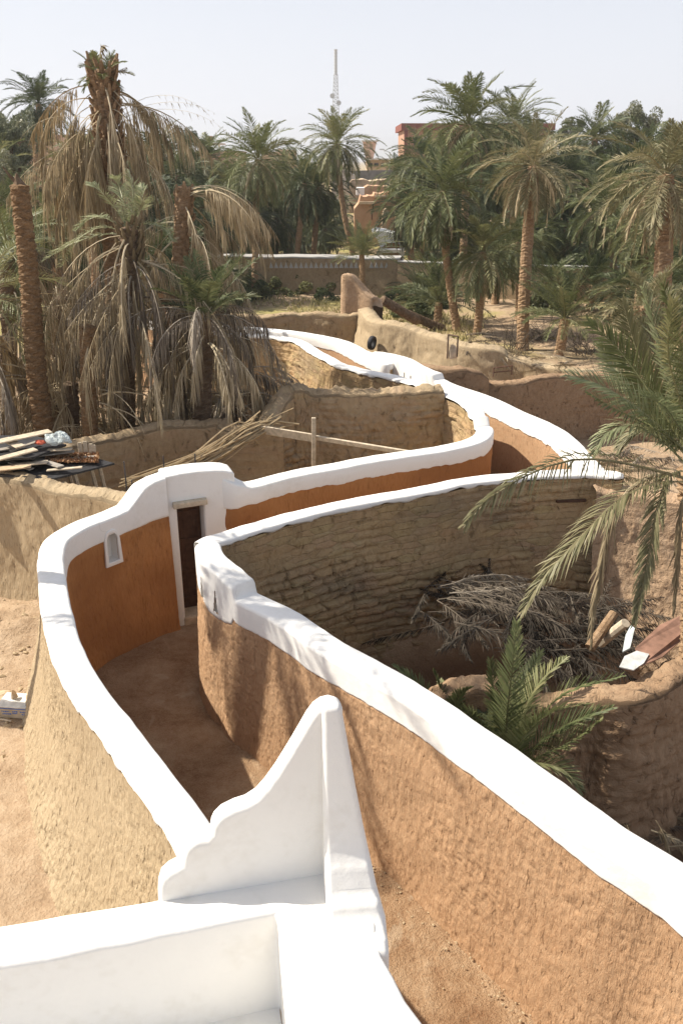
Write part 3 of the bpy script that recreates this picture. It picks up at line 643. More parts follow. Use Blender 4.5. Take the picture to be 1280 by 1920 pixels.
def frond(fb, path, rng, nl=44, ll=.42, lw=.03, kind='green', up=(0,0,1), base=.16, r0=.022, sag=.25, var=None, spread=1.0, twist=0.0, segs=1):
    path = np.asarray(path, float)
    L = np.r_[0, np.cumsum(np.linalg.norm(np.diff(path, axis=0), axis=1))]; tot = L[-1]; L /= tot
    f = lambda t: np.stack([np.interp(t, L, path[:,k]) for k in range(3)], -1)
    tt = np.linspace(0, 1, 11); P = f(tt); T = np.gradient(P, axis=0); T /= np.linalg.norm(T, axis=1)[:,None]+1e-9
    up = np.array(up, float)
    S = np.cross(T, up); ns = np.linalg.norm(S, axis=1)
    bad = ns < .25
    if bad.any():
        k0 = np.where(~bad)[0]
        alt = S[k0[0]]/ns[k0[0]] if len(k0) else np.cross(T[0], (0.31,.95,0)); S[bad] = alt; ns = np.linalg.norm(S, axis=1)
    S /= ns[:,None]; U = np.cross(S, T)
    if twist: S, U = S*math.cos(twist)+U*math.sin(twist), U*math.cos(twist)-S*math.sin(twist)
    rr_ = r0*(1-.85*tt)
    ring = np.stack([P+S*rr_[:,None], P+U*(rr_*.7)[:,None], P-S*rr_[:,None]], 1).reshape(-1, 3)
    i = np.arange(10)[:,None]*3 + np.array((0,1,2))[None]; j = np.arange(10)[:,None]*3 + np.array((1,2,0))[None]
    fb.add(ring, np.stack([i, j, j+3, i+3], -1).reshape(-1, 4), 1.0 if var is None else min(1, var+.35))
    t = np.repeat(np.linspace(base, .985, nl), 2) + rng.uniform(-.006, .006, nl*2); sd = np.tile((-1., 1.), nl)
    t = np.clip(t, 0, 1); n = len(t)
    R = f(t); Ti = np.stack([np.interp(t, tt, T[:,k]) for k in range(3)], -1); Si = np.stack([np.interp(t, tt, S[:,k]) for k in range(3)], -1); Ui = np.stack([np.interp(t, tt, U[:,k]) for k in range(3)], -1)
    g = (t-base)/(1-base)
    prof = ll*(.45+.55*np.sin(PI*np.clip(g*.9+.12, 0, 1)))*(1-.35*g**4)*rng.uniform(.85, 1.1, n)
    if kind == 'green':
        an = np.radians(62-34*g)*spread + rng.normal(0, .07, n); lift = .34+.1*rng.normal(0, 1, n)
        d = Ti*np.cos(an)[:,None] + Si*(sd*np.sin(an))[:,None] + Ui*lift[:,None]
        sg = sag*rng.uniform(.4, 1.3, n)
    else:
        an = np.radians(34-12*g)*spread*rng.uniform(.3, 1.3, n)
        d = Ti*np.cos(an)[:,None] + Si*(sd*np.sin(an))[:,None] + Ui*(rng.normal(0, .25, n))[:,None]
        d[:,2] -= rng.uniform(.3, 1.5, n)*(1 if kind == 'dead' else .4); d += rng.normal(0, .14, (n,3))
        sg = sag*rng.uniform(.5, 2.0, n); prof = prof*rng.uniform(.5, 1.15, n)
    d /= np.linalg.norm(d, axis=1)[:,None]
    wv = np.cross(d, Si*sd[:,None]*.3 + Ui*.95 + rng.normal(0, .12, (n,3))); wv /= np.linalg.norm(wv, axis=1)[:,None]+1e-9
    ww = (lw*.5)*rng.uniform(.7, 1.1, n)
    a1 = .38 if segs == 1 else .3
    M1 = R + d*(prof*a1)[:,None]; M1[:,2] -= prof*sg*a1*a1
    E = R + d*prof[:,None]; E[:,2] -= prof*sg
    vv = rng.uniform(0, 1, n) if var is None else np.clip(var + rng.normal(0, .18, n), 0, 1)
    b = np.arange(n)
    if segs == 1:
        V = np.stack([R, M1+wv*ww[:,None], E, M1-wv*ww[:,None]], 1).reshape(-1, 3)
        fb.add(V, b[:,None]*4+np.arange(4)[None], np.repeat(vv, 4))
    else:
        M2 = R + d*(prof*.7)[:,None]; M2[:,2] -= prof*sg*.49
        V = np.stack([R+wv*(ww*.4)[:,None], R-wv*(ww*.4)[:,None], M1+wv*ww[:,None], M1-wv*ww[:,None], M2+wv*(ww*.8)[:,None], M2-wv*(ww*.8)[:,None], E+wv*(ww*.08)[:,None], E-wv*(ww*.08)[:,None]], 1).reshape(-1, 3)
        q = np.array([[0,1,3,2],[2,3,5,4],[4,5,7,6]]); fb.add(V, (b[:,None,None]*8+q[None]).reshape(-1, 4), np.repeat(vv, 8))
def arc(origin, az, e0, L, bend, power=1.3, m=12, side=0.0, wob=0):
    """frond spine leaving origin at elevation e0, bending down by 'bend' radians"""
    p = np.array(origin, float); out = [p.copy()]; ds = L/(m-1)
    for i in range(1, m):
        t = i/(m-1); e = max(e0 - bend*t**power, -PI/2*.98); a = az + side*t
        p = p + ds*np.array((math.cos(e)*math.cos(a), math.cos(e)*math.sin(a), math.sin(e))); out.append(p.copy())
    return np.array(out)
GA = 2.399963
def crown(rng, n=38, L=2.6, nl=36, ll=.42, lw=.034, lo=-.5, hi=1.35, bend=(.9,1.5), rr0=.12, kind='green', sag=.25, var0=.45, segs=1, azr=None, r0=.022, pw=1.0, base=.16):
    fb = Frond()
    for i in range(n):
        q = (i+.5)/n; e = hi + (lo-hi)*q**pw + rng.normal(0, .09)
        az = i*GA + rng.normal(0, .15)
        if azr is not None: az = azr[0] + (azr[1]-azr[0])*((i*.618) % 1)
        l = L*rng.uniform(.82, 1.1)*(.80+.20*math.sin(PI*min(1, q*1.2)))
        o = (rr0*math.cos(az)*math.cos(e), rr0*math.sin(az)*math.cos(e), rr0*.8*math.sin(e))
        b = rng.uniform(*bend)*(.55+.6*math.cos(e)) if kind == 'green' else rng.uniform(*bend)
        frond(fb, arc(o, az, e, l, b, 1.25, side=rng.normal(0, .12)), rng, nl, ll, lw, kind, base=base, sag=sag, var=np.clip(var0+rng.normal(0, .22), 0, 1), twist=rng.normal(0, .35), segs=segs, r0=r0)
    return fb
def trunk_geo(path, r0, r1, rng, pitch=.16, nseg=14, depth=.22, dv=.045):
    path = np.asarray(path, float); L = np.r_[0, np.cumsum(np.linalg.norm(np.diff(path, axis=0), axis=1))]; tot = L[-1]
    m = max(6, int(tot/dv)); s = np.linspace(0, tot, m)
    P = np.stack([np.interp(s, L, path[:,k]) for k in range(3)], 1)
    r = np.interp(s, [0, tot*.06, tot], [r0*1.25, r0, r1])
    th = np.arange(nseg)*2*PI/nseg
    ph = (s[:,None]/pitch + 2*th[None]/(2*PI)*1.0); ph2 = (s[:,None]/pitch - 3*th[None]/(2*PI))
    saw = ((ph % 1)*.6 + (ph2 % 1)*.4)
    R = r[:,None]*(1 + depth*(saw-.5) + .04*rng.normal(0, 1, (m, nseg)))
    T = np.gradient(P, axis=0); T /= np.linalg.norm(T, axis=1)[:,None]
    A = np.cross(T, (0,1.,0)); A /= np.linalg.norm(A, axis=1)[:,None]; B = np.cross(T, A)
    V = P[:,None] + R[...,None]*(np.cos(th)[None,:,None]*A[:,None] + np.sin(th)[None,:,None]*B[:,None])
    i = np.arange(m-1)[:,None]*nseg + np.arange(nseg)[None]; j = np.arange(m-1)[:,None]*nseg + ((np.arange(nseg)+1) % nseg)[None]
    q = np.stack([i, j, j+nseg, i+nseg], -1).reshape(-1, 4)
    c = len(V.reshape(-1,3)); V = np.vstack([V.reshape(-1,3), P[-1:]+T[-1:]*r1*.4])
    k = np.arange(0, nseg, 2); top = np.stack([(m-1)*nseg+k, (m-1)*nseg+(k+1)%nseg, (m-1)*nseg+(k+2)%nseg, np.full(len(k), c)], -1)
    return V, np.vstack([q, top])
def trunk(name, path, r0, r1, rng, mat=None, parent=None, **k):
    V, q = trunk_geo(path, r0, r1, rng, **k); return mesh_np(name, V, q, mat or TRUNK, parent, False)
def boots(rng, z0, z1, r, n, L=.28, wide=.05, out=.5):
    """cut leaf bases sticking out round the top of a trunk"""
    m = MB()
    for i in range(n):
        a = i*GA + rng.normal(0, .1); z = z0+(z1-z0)*i/n; d = np.array((math.cos(a), math.sin(a), 0))
        p = d*r*.8+np.array((0,0,z)); q = p + d*L*out + np.array((0,0,L*rng.uniform(.6, 1.2)))
        m.tube([p, (p+q)/2+d*.02, q], [wide*1.2, wide, wide*.55], 4)
    return m
# ---- shared crown meshes
R_ = np.random.default_rng
CROWNS = {}
for i in range(5):
    g_ = R_(100+i); CROWNS['green%d' % i] = crown(g_, n=58, L=2.75, nl=36, ll=.50, lw=.048, lo=-.95, hi=1.4, bend=(.8,1.5)).data('crown', GREEN)
for i in range(3):
    g_ = R_(130+i); CROWNS['deep%d' % i] = crown(g_, n=64, L=2.8, nl=32, ll=.54, lw=.06, lo=-1.1, hi=1.4, bend=(.9,1.6)).data('crown', DEEP)
for i in range(2):
    g_ = R_(140+i); CROWNS['olive%d' % i] = crown(g_, n=48, L=2.6, nl=36, ll=.46, lw=.042, lo=-.8, hi=1.35, bend=(.7,1.4)).data('crown', OLIVE)
    g_ = R_(160+i); CROWNS['bush%d' % i] = crown(g_, n=44, L=2.6, nl=34, ll=.44, lw=.04, lo=.15, hi=1.45, bend=(.5,1.0)).data('crown', GREEN if i else DEEP)
SKIRTS = {}
for i in range(3):
    g_ = R_(150+i); SKIRTS[i] = crown(g_, n=16, L=2.2, nl=26, ll=.34, lw=.04, lo=-1.25, hi=-.1, bend=(.9,1.5), kind='dead', sag=.4).data('dead_fronds', (STRAW, DRY, DRY)[i])
NODATA = set()
def put(me, name, parent, loc, rz=0, s=1.0, sz=None):
    o = bpy.data.objects.new(name, me); col.objects.link(o); o.parent = parent; o.location = loc; o.rotation_euler = (0,0,rz); o.scale = (s, s, sz or s); return o
def palm(pxc, pyc, Y, rad, kind, label, group=None, pxb=None, r=.17, skirt=None, seed=0, bow=0.0, zbase=None, tm=None, name='date_palm', cat='palm tree', mid=None, zs=None):
    """crown centre seen at (pxc,pyc) at distance Y; rad = crown radius in photo pixels"""
    rg = R_(1000+seed); c = D(pxc, pyc, Y); dep = c[1]*CP+(CAMZ-c[2])*SP
    bx = c[0] if pxb is None else D(pxb, 600, Y)[0]
    gz_ = float(ground_z(bx, Y)) if zbase is None else zbase
    root = empty(name, (bx, Y, gz_), 0, label, cat, group)
    h = c[2]-gz_; dx = c[0]-bx
    s = rad/F*dep/2.0
    if h > .35:
        t = np.linspace(0, 1, 12)
        path = np.stack([dx*t**1.2 + bow*np.sin(PI*t), .06*h*np.sin(PI*t)*rg.normal(), h*t-.1*(1-t)], 1)
        trunk('trunk', path, r*1.12, r*.95, rg, tm, root, nseg=12 if Y > 25 else 16, dv=.05 if Y < 40 else .09)
    put(CROWNS[kind], 'crown', root, (dx, 0, h), rg.uniform(0, 6.28), s, None if zs is None else s*zs)
    if skirt is not None: put(SKIRTS[skirt], 'dead_fronds', root, (dx, 0, h-.05), rg.uniform(0, 6.28), s*1.0)
    return root
palm(1000,312,31.3,96,'olive0','tall date palm with straight rough trunk and a skirt of straw coloured fronds',pxb=983,r=.20,skirt=0,seed=1)
palm(828,360,35,98,'green1','date palm with slanting slim trunk on the grass right of the pink ruin',pxb=858,r=.15,skirt=1,seed=2,bow=-.15)
palm(905,474,34.5,84,'green2','short date palm with dark trunk and wide drooping crown beside the slanting palm',pxb=895,r=.15,skirt=0,seed=3)
palm(878,236,47,98,'green0','tallest date palm, its big crown against the sky before the red rimmed building',pxb=862,r=.19,skirt=2,seed=4)
palm(1246,330,25,130,'olive1','large date palm at the right edge with thick ringed trunk and olive crown',pxb=1240,r=.24,skirt=0,seed=5)
palm(970,455,38,64,'green3','date palm half hidden behind the tall straight trunk',pxb=971,r=.14,seed=7)
palm(632,270,52,66,'green4','slender date palm with curved leaning trunk below the lattice mast',pxb=674,r=.15,skirt=2,seed=8,bow=-.35)
palm(484,300,45,78,'green3','date palm with round full crown and pale trunk left of the lattice mast',pxb=478,r=.15,skirt=2,seed=9)
palm(572,345,56,62,'deep0','date palm with leaning trunk, left one of the pair behind the white topped wall',pxb=557,r=.17,skirt=2,seed=10)
palm(598,352,58,58,'deep1','date palm with dark trunk, right one of the pair behind the white topped wall',pxb=588,r=.17,seed=11)
palm(74,196,58,60,'deep2','lone date palm standing above the trees at the far left against the sky',pxb=84,r=.2,seed=12)
palm(678,478,42.5,66,'bush1','small arching date palm in front of the far wall with triangle vents',pxb=680,r=.14,seed=19,zs=.8)
palm(822,568,37.0,92,'bush0','low trunkless palm clump on the ground left of the slanting palm',seed=20)
palm(790,555,44,60,'deep1','dark low palm clump beside the fallen trunk',seed=21)
palm(1140,385,41,84,'green1','broad palm crown with bronze tips between the straight palm and the right edge palm',pxb=1150,r=.16,skirt=0,seed=22)
palm(1115,262,62,62,'deep0','dark spiky palm crown rising under the grey green trees at right',seed=23,r=.2)
palm(960,236,56,72,'green2','palm crown spreading to the right of the tallest palm',pxb=940,r=.18,skirt=2,seed=24)
palm(1090,455,52,62,'deep2','dark drooping palm behind the small dry tipped palm',seed=25,skirt=2)
palm(1165,470,44,70,'deep1','deep green palm with trunk in shadow before the ochre wall at right',seed=26,skirt=2)
palm(1215,430,36,74,'green4','palm with brown and green fronds just left of the right edge palm trunk',seed=27,skirt=0)
palm(1040,400,60,66,'deep0','dark palm crown between the straight palm and the broad bronze tipped one',seed=28)
palm(765,400,50,58,'deep2','dark palm right of the ruined houses',pxb=770,seed=29,skirt=2)
palm(745,330,64,44,'green0','distant palm at the left foot of the red rimmed building',seed=30)
palm(1058,598,30.2,92,'bush1','small palm with upright dry tipped fronds and short dark trunk on the sand',pxb=1053,r=.17,seed=31,zs=1.0,skirt=None)
palm(1212,575,23,92,'olive0','palm with thick short trunk and dull drooping fronds behind the near right palm',pxb=1212,r=.22,seed=32,skirt=0)
# the rest of the grove
def gl(x, Y, k, sk):
    z = ('beyond the leaning bare trunk' if x < 130 else 'behind the tallest dead palm' if x < 290 else 'behind the headless dead palm' if x < 420 else 'left of the lattice mast' if x < 560 else 'below the lattice mast' if x < 700 else 'under the red rimmed building' if x < 850 else 'behind the tallest green palm' if x < 960 else 'around the tall straight trunk' if x < 1080 else 'left of the right edge palm' if x < 1200 else 'behind the right edge palm')
    return ('distant ' if Y > 62 else '') + ('dark' if k.startswith('deep') else 'green') + (' palm with dry skirt ' if sk is not None else ' palm ') + z
rg = random.Random(5)
LOW = [(20,520,38),(90,500,36),(140,520,44),(210,500,42),(270,480,48),(310,500,40),(380,500,50),(420,470,60),(455,455,64),(515,455,70),(545,420,80),(590,440,72),(615,410,80),(650,455,74),(770,470,66),(800,440,70),(840,510,60),(880,460,64),(930,500,56),(960,380,80),(1010,440,64),(1030,500,52),(1060,480,60),(1100,500,56),(1140,440,62),(1180,500,50),(1220,480,46),(1260,500,40),(1290,560,34),(1080,400,80),(1130,340,80),(1200,380,70),(1250,350,70),(820,380,80),(780,350,84),(560,380,84),(440,360,80),(480,380,76),(360,350,76),(320,400,60),(40,340,70),(140,360,76),(10,450,60),(1010,350,80),(940,310,84),(860,330,84),(1270,300,66),(1050,330,80),(230,420,60),(260,330,80),(180,300,90),(300,330,80)]
FILL = [(30,400,40,80),(-10,330,48,80),(120,330,60,60),(300,285,55,60),(335,330,50,60),(390,300,60,58),(430,350,56,58),(270,370,46,60),(420,430,50,60),(520,410,60,55),(535,330,66,50),(455,480,60,40),(610,430,64,44),
        (150,420,38,70),(60,460,34,70),(230,300,66,50),(380,390,44,60),(800,300,60,60),(850,440,52,60),(920,340,52,60),(930,420,60,60),(1010,480,56,55),(1075,340,55,66),(1180,330,55,70),(1270,430,44,70),(1300,300,50,80),(1130,510,50,50),(1060,300,70,50),(1210,290,64,60),(990,270,66,55),(500,470,66,40),(345,480,42,60),(900,270,70,50),(560,450,66,40),(20,270,60,60),(1240,500,34,60),(1155,270,72,50),(110,390,50,60),(200,380,56,60),(470,410,56,56),(700,500,80,30),(1000,385,62,55),(870,370,66,50),(800,480,60,44),(1310,520,28,80)]
for i, (x, y, Y, rd) in enumerate(FILL):
    k = rg.choice(['deep0','deep1','deep2','deep0','green0','green2','green4']); sk = rg.choice([None, 2, 1])
    palm(x, y, Y, rd, k, gl(x, Y, k, sk), 'date palms crowding the far grove', r=.17, skirt=sk, seed=60+i, bow=rg.uniform(-.3,.3), tm=TRUNKD)

for i, (x, y, Y) in enumerate(LOW):
    k = rg.choice(['deep0','deep1','deep2','bush0','green1']); sk = rg.choice([None, 2])
    palm(x, y, Y, rg.uniform(52, 74)*(1 if Y < 60 else .8), k, gl(x, Y, k, sk).replace('palm', 'low palm', 1), 'date palms crowding the far grove', r=.17, skirt=sk, seed=160+i, bow=rg.uniform(-.2,.2), tm=TRUNKD)

for i, (x, y, Y, rd, k, lab) in enumerate([(930,532,42.2,54,'bush0','low palm clump before the ochre wall beside the short dark trunked palm'),(1030,530,41,58,'deep2','low dark palm before the ochre wall right of the tall straight trunk'),(1110,535,40,62,'bush0','leafy palm clump before the ochre wall above the small dry tipped palm'),(1180,540,38,66,'deep0','dark low palm before the ochre wall left of the right edge palm'),(430,520,42,50,'deep1','low dark palm before the vented wall right of the upright spears')]):
    palm(x, y, Y, rd, k, lab, seed=800+i)
# ================================================================== THE DRY PALMS AT LEFT
def dpath(pts, Y, root):             # photo trace at distance Y (or own Y per point) -> local points
    o = np.array(root.location); return np.array([D(p[0], p[1], (p[2] if len(p) > 2 else Y)) for p in pts]) - o
def smooth_path(P, n=14):
    P = np.asarray(P, float); c, _, _ = catmull(P, np.zeros((len(P),1)), max(.03, np.linalg.norm(np.diff(P, axis=0), axis=1).sum()/n)); return c
def hang(rng, n, axis_pts, L, e0=(-.1,.5), bend=(1.6,2.2), rad=.2, ll=.5, lw=.028, nl=34, azc=None, azw=PI, kind='dead', var0=.5, sag=.9, pw=.8, r0=.02, base=.22):
    bend = (bend[0]*.75, bend[1])
    """dead fronds arching out of the trunk and hanging down beside it; axis_pts: trunk points they grow from"""
    fb = Frond(); A = np.asarray(axis_pts, float)
    for i in range(n):
        q = rng.uniform(0, 1); k = q*(len(A)-1); i0 = int(min(k, len(A)-2)); p = A[i0]*(1-(k-i0)) + A[i0+1]*(k-i0)
        az = rng.uniform(0, 2*PI) if azc is None else azc + rng.uniform(-azw, azw)
        o = p + rad*np.array((math.cos(az), math.sin(az), 0))
        frond(fb, arc(o, az, rng.uniform(*e0), L*rng.uniform(.6, 1.1), rng.uniform(*bend), pw, side=rng.normal(0, .25), m=14), rng, nl, ll, lw, kind, base=base, sag=sag, var=np.clip(var0+rng.normal(0, .22), 0, 1), spread=.8, r0=r0, twist=rng.normal(0, .5))
    return fb
def dry_palm(name, label, Y, trace, r0, r1, seed, tm=None, boot=None, group=None, depth=.22, dv=.035):
    g_ = R_(seed); b = D(trace[-1][0], trace[-1][1], Y)
    root = empty(name, (b[0], Y, 0.0), 0, label, 'palm tree', group)
    P = dpath(trace, Y, root)[::-1]; P = np.vstack([[P[0][0], P[0][1], -.1], P]) if P[0][2] > .1 else P
    P = smooth_path(P, 40); trunk('trunk', P, r0, r1, g_, tm, root, nseg=18, dv=dv, depth=depth)
    return root, P, g_
# the tallest one, dead, with a great straw skirt and a tiny green top
r, P, g_ = dry_palm('dead_date_palm', 'tallest dead palm with ragged straw skirt and tiny green tuft at the top, left', 19.6, [(191,135),(196,200),(203,330),(210,470),(213,600),(214,760)], .15, .22, 201, boot=None)
top = P[-1]
bo = boots(g_, 0, 2.3, .26, 120, .24, .045, .5); bo.v = [tuple(np.array(v_)+top+np.array((.02,0,-2.15))) for v_ in bo.v]; bo.build('leaf_bases', TRUNK, r)
cr = crown(g_, n=14, L=.6, nl=24, ll=.2, lw=.025, lo=-.2, hi=1.25, bend=(.5,1.0)); o = cr.build('crown', GREEN, r); o.location = tuple(top+np.array((0,0,-.1)))
ax_ = [top+np.array((0,0,z_)) for z_ in (-.25,-.7,-1.2,-1.7)]
hang(g_, 34, ax_, 2.6, e0=(-.45,.55), bend=(1.7,2.3), azc=PI, azw=1.5, ll=.55, lw=.026, var0=.5, nl=40, pw=.75).build('dead_fronds', STRAW, r)
hang(g_, 22, ax_, 2.5, e0=(-.45,.5), bend=(1.7,2.3), azc=0, azw=1.3, ll=.5, lw=.024, var0=.45, nl=36, pw=.75).build('dead_fronds', DRY, r)
fb = Frond()
for a_, e_, l_, b_ in ((0, .55, 2.4, 1.0),(.1, .45, 2.9, 1.25),(.2,.3,1.7,.8),(-.1,.75,2.6,1.6),(PI,.4,2.0,1.2)): frond(fb, arc(top+np.array((0,0,-1.0)), a_, e_, l_, b_, 1.4, m=16), g_, 10, .14, .015, 'dead', base=.5, r0=.014, var=.5)
fb.build('bare_ribs', DRY, r)
fb = Frond(); q = dpath([(190,140),(188,110),(193,84),(199,92)], 19.6, r); frond(fb, smooth_path(q), g_, 26, .2, .03, 'dead', base=.45, r0=.035, var=.4)
for dx_ in (-28,-14,12,26,46): q = dpath([(192,150),(192+dx_*.6,135),(192+dx_,126)], 19.6, r); frond(fb, smooth_path(q), g_, 14, .12, .02, 'dead', base=.6, r0=.03, var=.3)
fb.build('dry_spike', DRY, r)
# half green palm with a long shaggy skirt
r, P, g_ = dry_palm('date_palm', 'shaggy palm with pale green top fronds and a floor length skirt of dead ones', 16.8, [(242,430),(240,520),(238,620),(236,790)], .2, .17, 202, TRUNKD)
top = P[-1]; ax_ = [top+np.array((0,0,z_)) for z_ in (-.05,-.5,-1.1,-1.6)]
fb = Frond()
for tr in [[(242,432),(250,390),(248,350),(240,318)],[(240,434),(220,395),(190,360),(165,342)],[(240,436),(205,412),(170,410),(140,432)],[(240,438),(195,425),(150,445),(112,500)],[(243,432),(262,400),(268,370),(266,345)],[(241,432),(232,380),(222,345),(214,330)],[(245,436),(275,420),(300,425),(325,450)],[(238,440),(190,440),(140,455),(80,490)]]:
    frond(fb, smooth_path(dpath([(x, y, 17+(.0 if i == 0 else g_.uniform(-.25,.15)*i)) for i, (x, y) in enumerate(tr)], 17, r)), g_, 44, .34, .026, 'green', base=.14, var=.8, sag=.3, r0=.02)
fb.build('crown', PALEG, r)
hang(g_, 46, ax_, 3.0, e0=(-.8,.45), bend=(1.1,2.0), ll=.42, lw=.020, azc=-PI/2, azw=PI, var0=.55, nl=38, pw=.7).build('dead_fronds', DRY, r)
hang(g_, 24, ax_[1:], 2.8, e0=(-.4,.3), bend=(1.2,1.7), ll=.4, lw=.02, var0=.6, nl=34, pw=.7).build('dead_fronds', GREY, r)
bo = boots(g_, 0, .9, .2, 46, .22, .035, .5); bo.v = [tuple(np.array(v_)+top+np.array((0,0,-.75))) for v_ in bo.v]; bo.build('leaf_bases', DRY, r)
# broken topped one with boots
r, P, g_ = dry_palm('dead_date_palm', 'headless dead palm with bent straw fronds falling to the right of its top', 19, [(344,352),(342,420),(336,520),(338,620),(340,770)], .17, .17, 203)
top = P[-1]; bo = boots(g_, 0, 2.7, .17, 100, .16, .04, .35); bo.v = [tuple(np.array(v_)+top+np.array((0,0,-2.7))) for v_ in bo.v]; bo.build('leaf_bases', TRUNK, r)
hang(g_, 16, [top, top+np.array((0,0,-.2))], 2.3, e0=(.2,.6), bend=(1.5,2.0), azc=-.2, azw=.5, ll=.34, lw=.03, var0=.6, nl=30).build('dead_fronds', STRAW, r)
hang(g_, 22, [top+np.array((0,0,-.3)), top+np.array((0,0,-1.6))], 2.0, e0=(-.4,.3), bend=(1.3,1.8), ll=.34, lw=.026, var0=.5, nl=28).build('dead_fronds', DRY, r)
# headless leaning trunk and the short stump
r, P, g_ = dry_palm('dead_date_palm', 'bare leaning palm trunk with pointed broken top at the far left', 15.7, [(37,348),(46,430),(57,540),(64,640),(72,730),(84,815)], .20, .155, 204, TRUNKM, dv=.025, depth=.3)
top = P[-1]; m = MB(); m.tube([top, top+np.array((-.03,0,.12)), top+np.array((-.02,0,.2))], [.11,.05,.01], 6); m.tube([top, top+np.array((-.15,0,.16)), top+np.array((-.24,0,.3))], [.05,.03,.01], 5); m.build('broken_tip', TRUNKD, r)
hang(g_, 8, [P[8], P[12]], 1.5, e0=(.3,.8), bend=(1.8,2.4), azc=0, azw=.6, ll=.3, lw=.02, var0=.9, nl=20).build('dead_fronds', STRAW, r)
r, P, g_ = dry_palm('palm_stump', 'short straight palm stump standing before the dry thicket', 15.6, [(165,612),(166,700),(170,812)], .145, .145, 205, TRUNKM, dv=.025, depth=.25)
hang(g_, 6, [P[-1]*.7, P[-1]*.55], 1.4, e0=(.1,.5), bend=(.9,1.4), azc=0, azw=.6, ll=.05, lw=.01, var0=.9, nl=5).build('bare_ribs', STRAW, r)
# low palm with deep green spears
r, P, g_ = dry_palm('date_palm', 'low palm with dark green upright spears over grey drooping fronds', 16.4, [(384,596),(382,660),(378,790)], .2, .17, 206, TRUNKD)
top = P[-1]
crown(g_, n=20, L=1.35, nl=38, ll=.34, lw=.03, lo=.45, hi=1.35, bend=(.3,.8)).build('crown', DEEP, r).location = tuple(top)
crown(g_, n=18, L=2.2, nl=40, ll=.34, lw=.022, lo=-.2, hi=.75, bend=(1.6,2.3), kind='dead', sag=.7, pw=1).build('dead_fronds', GREY, r).location = tuple(top)
hang(g_, 22, [top, top+np.array((0,0,-.7))], 1.8, e0=(-.3,.5), bend=(1.4,2.0), ll=.4, lw=.024, var0=.55, nl=34).build('dead_fronds', DRY, r)
# thicket of more dead skirted palms
for k, (x, y, Y, lab, mats) in enumerate([(-35,560,16.3,'green and straw palm cut by the left edge of the picture', (STRAW, GREY)),(112,560,19.0,'dry skirted palm between the leaning trunk and the shaggy palm', (DRY, GREY)),(300,640,18.4,'dry skirted palm between the shaggy palm and the low spear leaved palm', (DRY, STRAW)),(15,470,20.5,'grey skirted palm behind the bare leaning trunk', (GREY, DRY)),(430,690,18.0,'withered low palm clump on the right side of the dry thicket', (GREY, DRY)),(130,720,16.6,'heap like dry palm clump between leaning trunk and stump', (STRAW, DRY))]):
    r, P, g_ = dry_palm('date_palm', lab, Y, [(x, y),(x+3, (y+800)/2),(x+2, 815)], .19, .16, 210+k, TRUNKD)
    top = P[-1]; hh = max(.4, top[2])
    ax_ = [top, top*np.array((1,1,.75)), top*np.array((1,1,.5))]
    L_ = min(2.3, hh*.8+.7)
    hang(g_, 28, ax_, L_, e0=(.0,.9), bend=(1.7,2.4), ll=.45, lw=.026, var0=.5, nl=34).build('dead_fronds', mats[0], r)
    hang(g_, 16, ax_, L_*.9, e0=(-.2,.5), bend=(1.5,2.0), ll=.4, lw=.024, var0=.5, nl=30).build('dead_fronds', mats[1], r)
    if k in (0, 3): crown(g_, n=20, L=1.9, nl=40, ll=.38, lw=.028, lo=-.2, hi=1.2, bend=(.8,1.4), var0=.75).build('crown', GREEN, r).location = tuple(top)
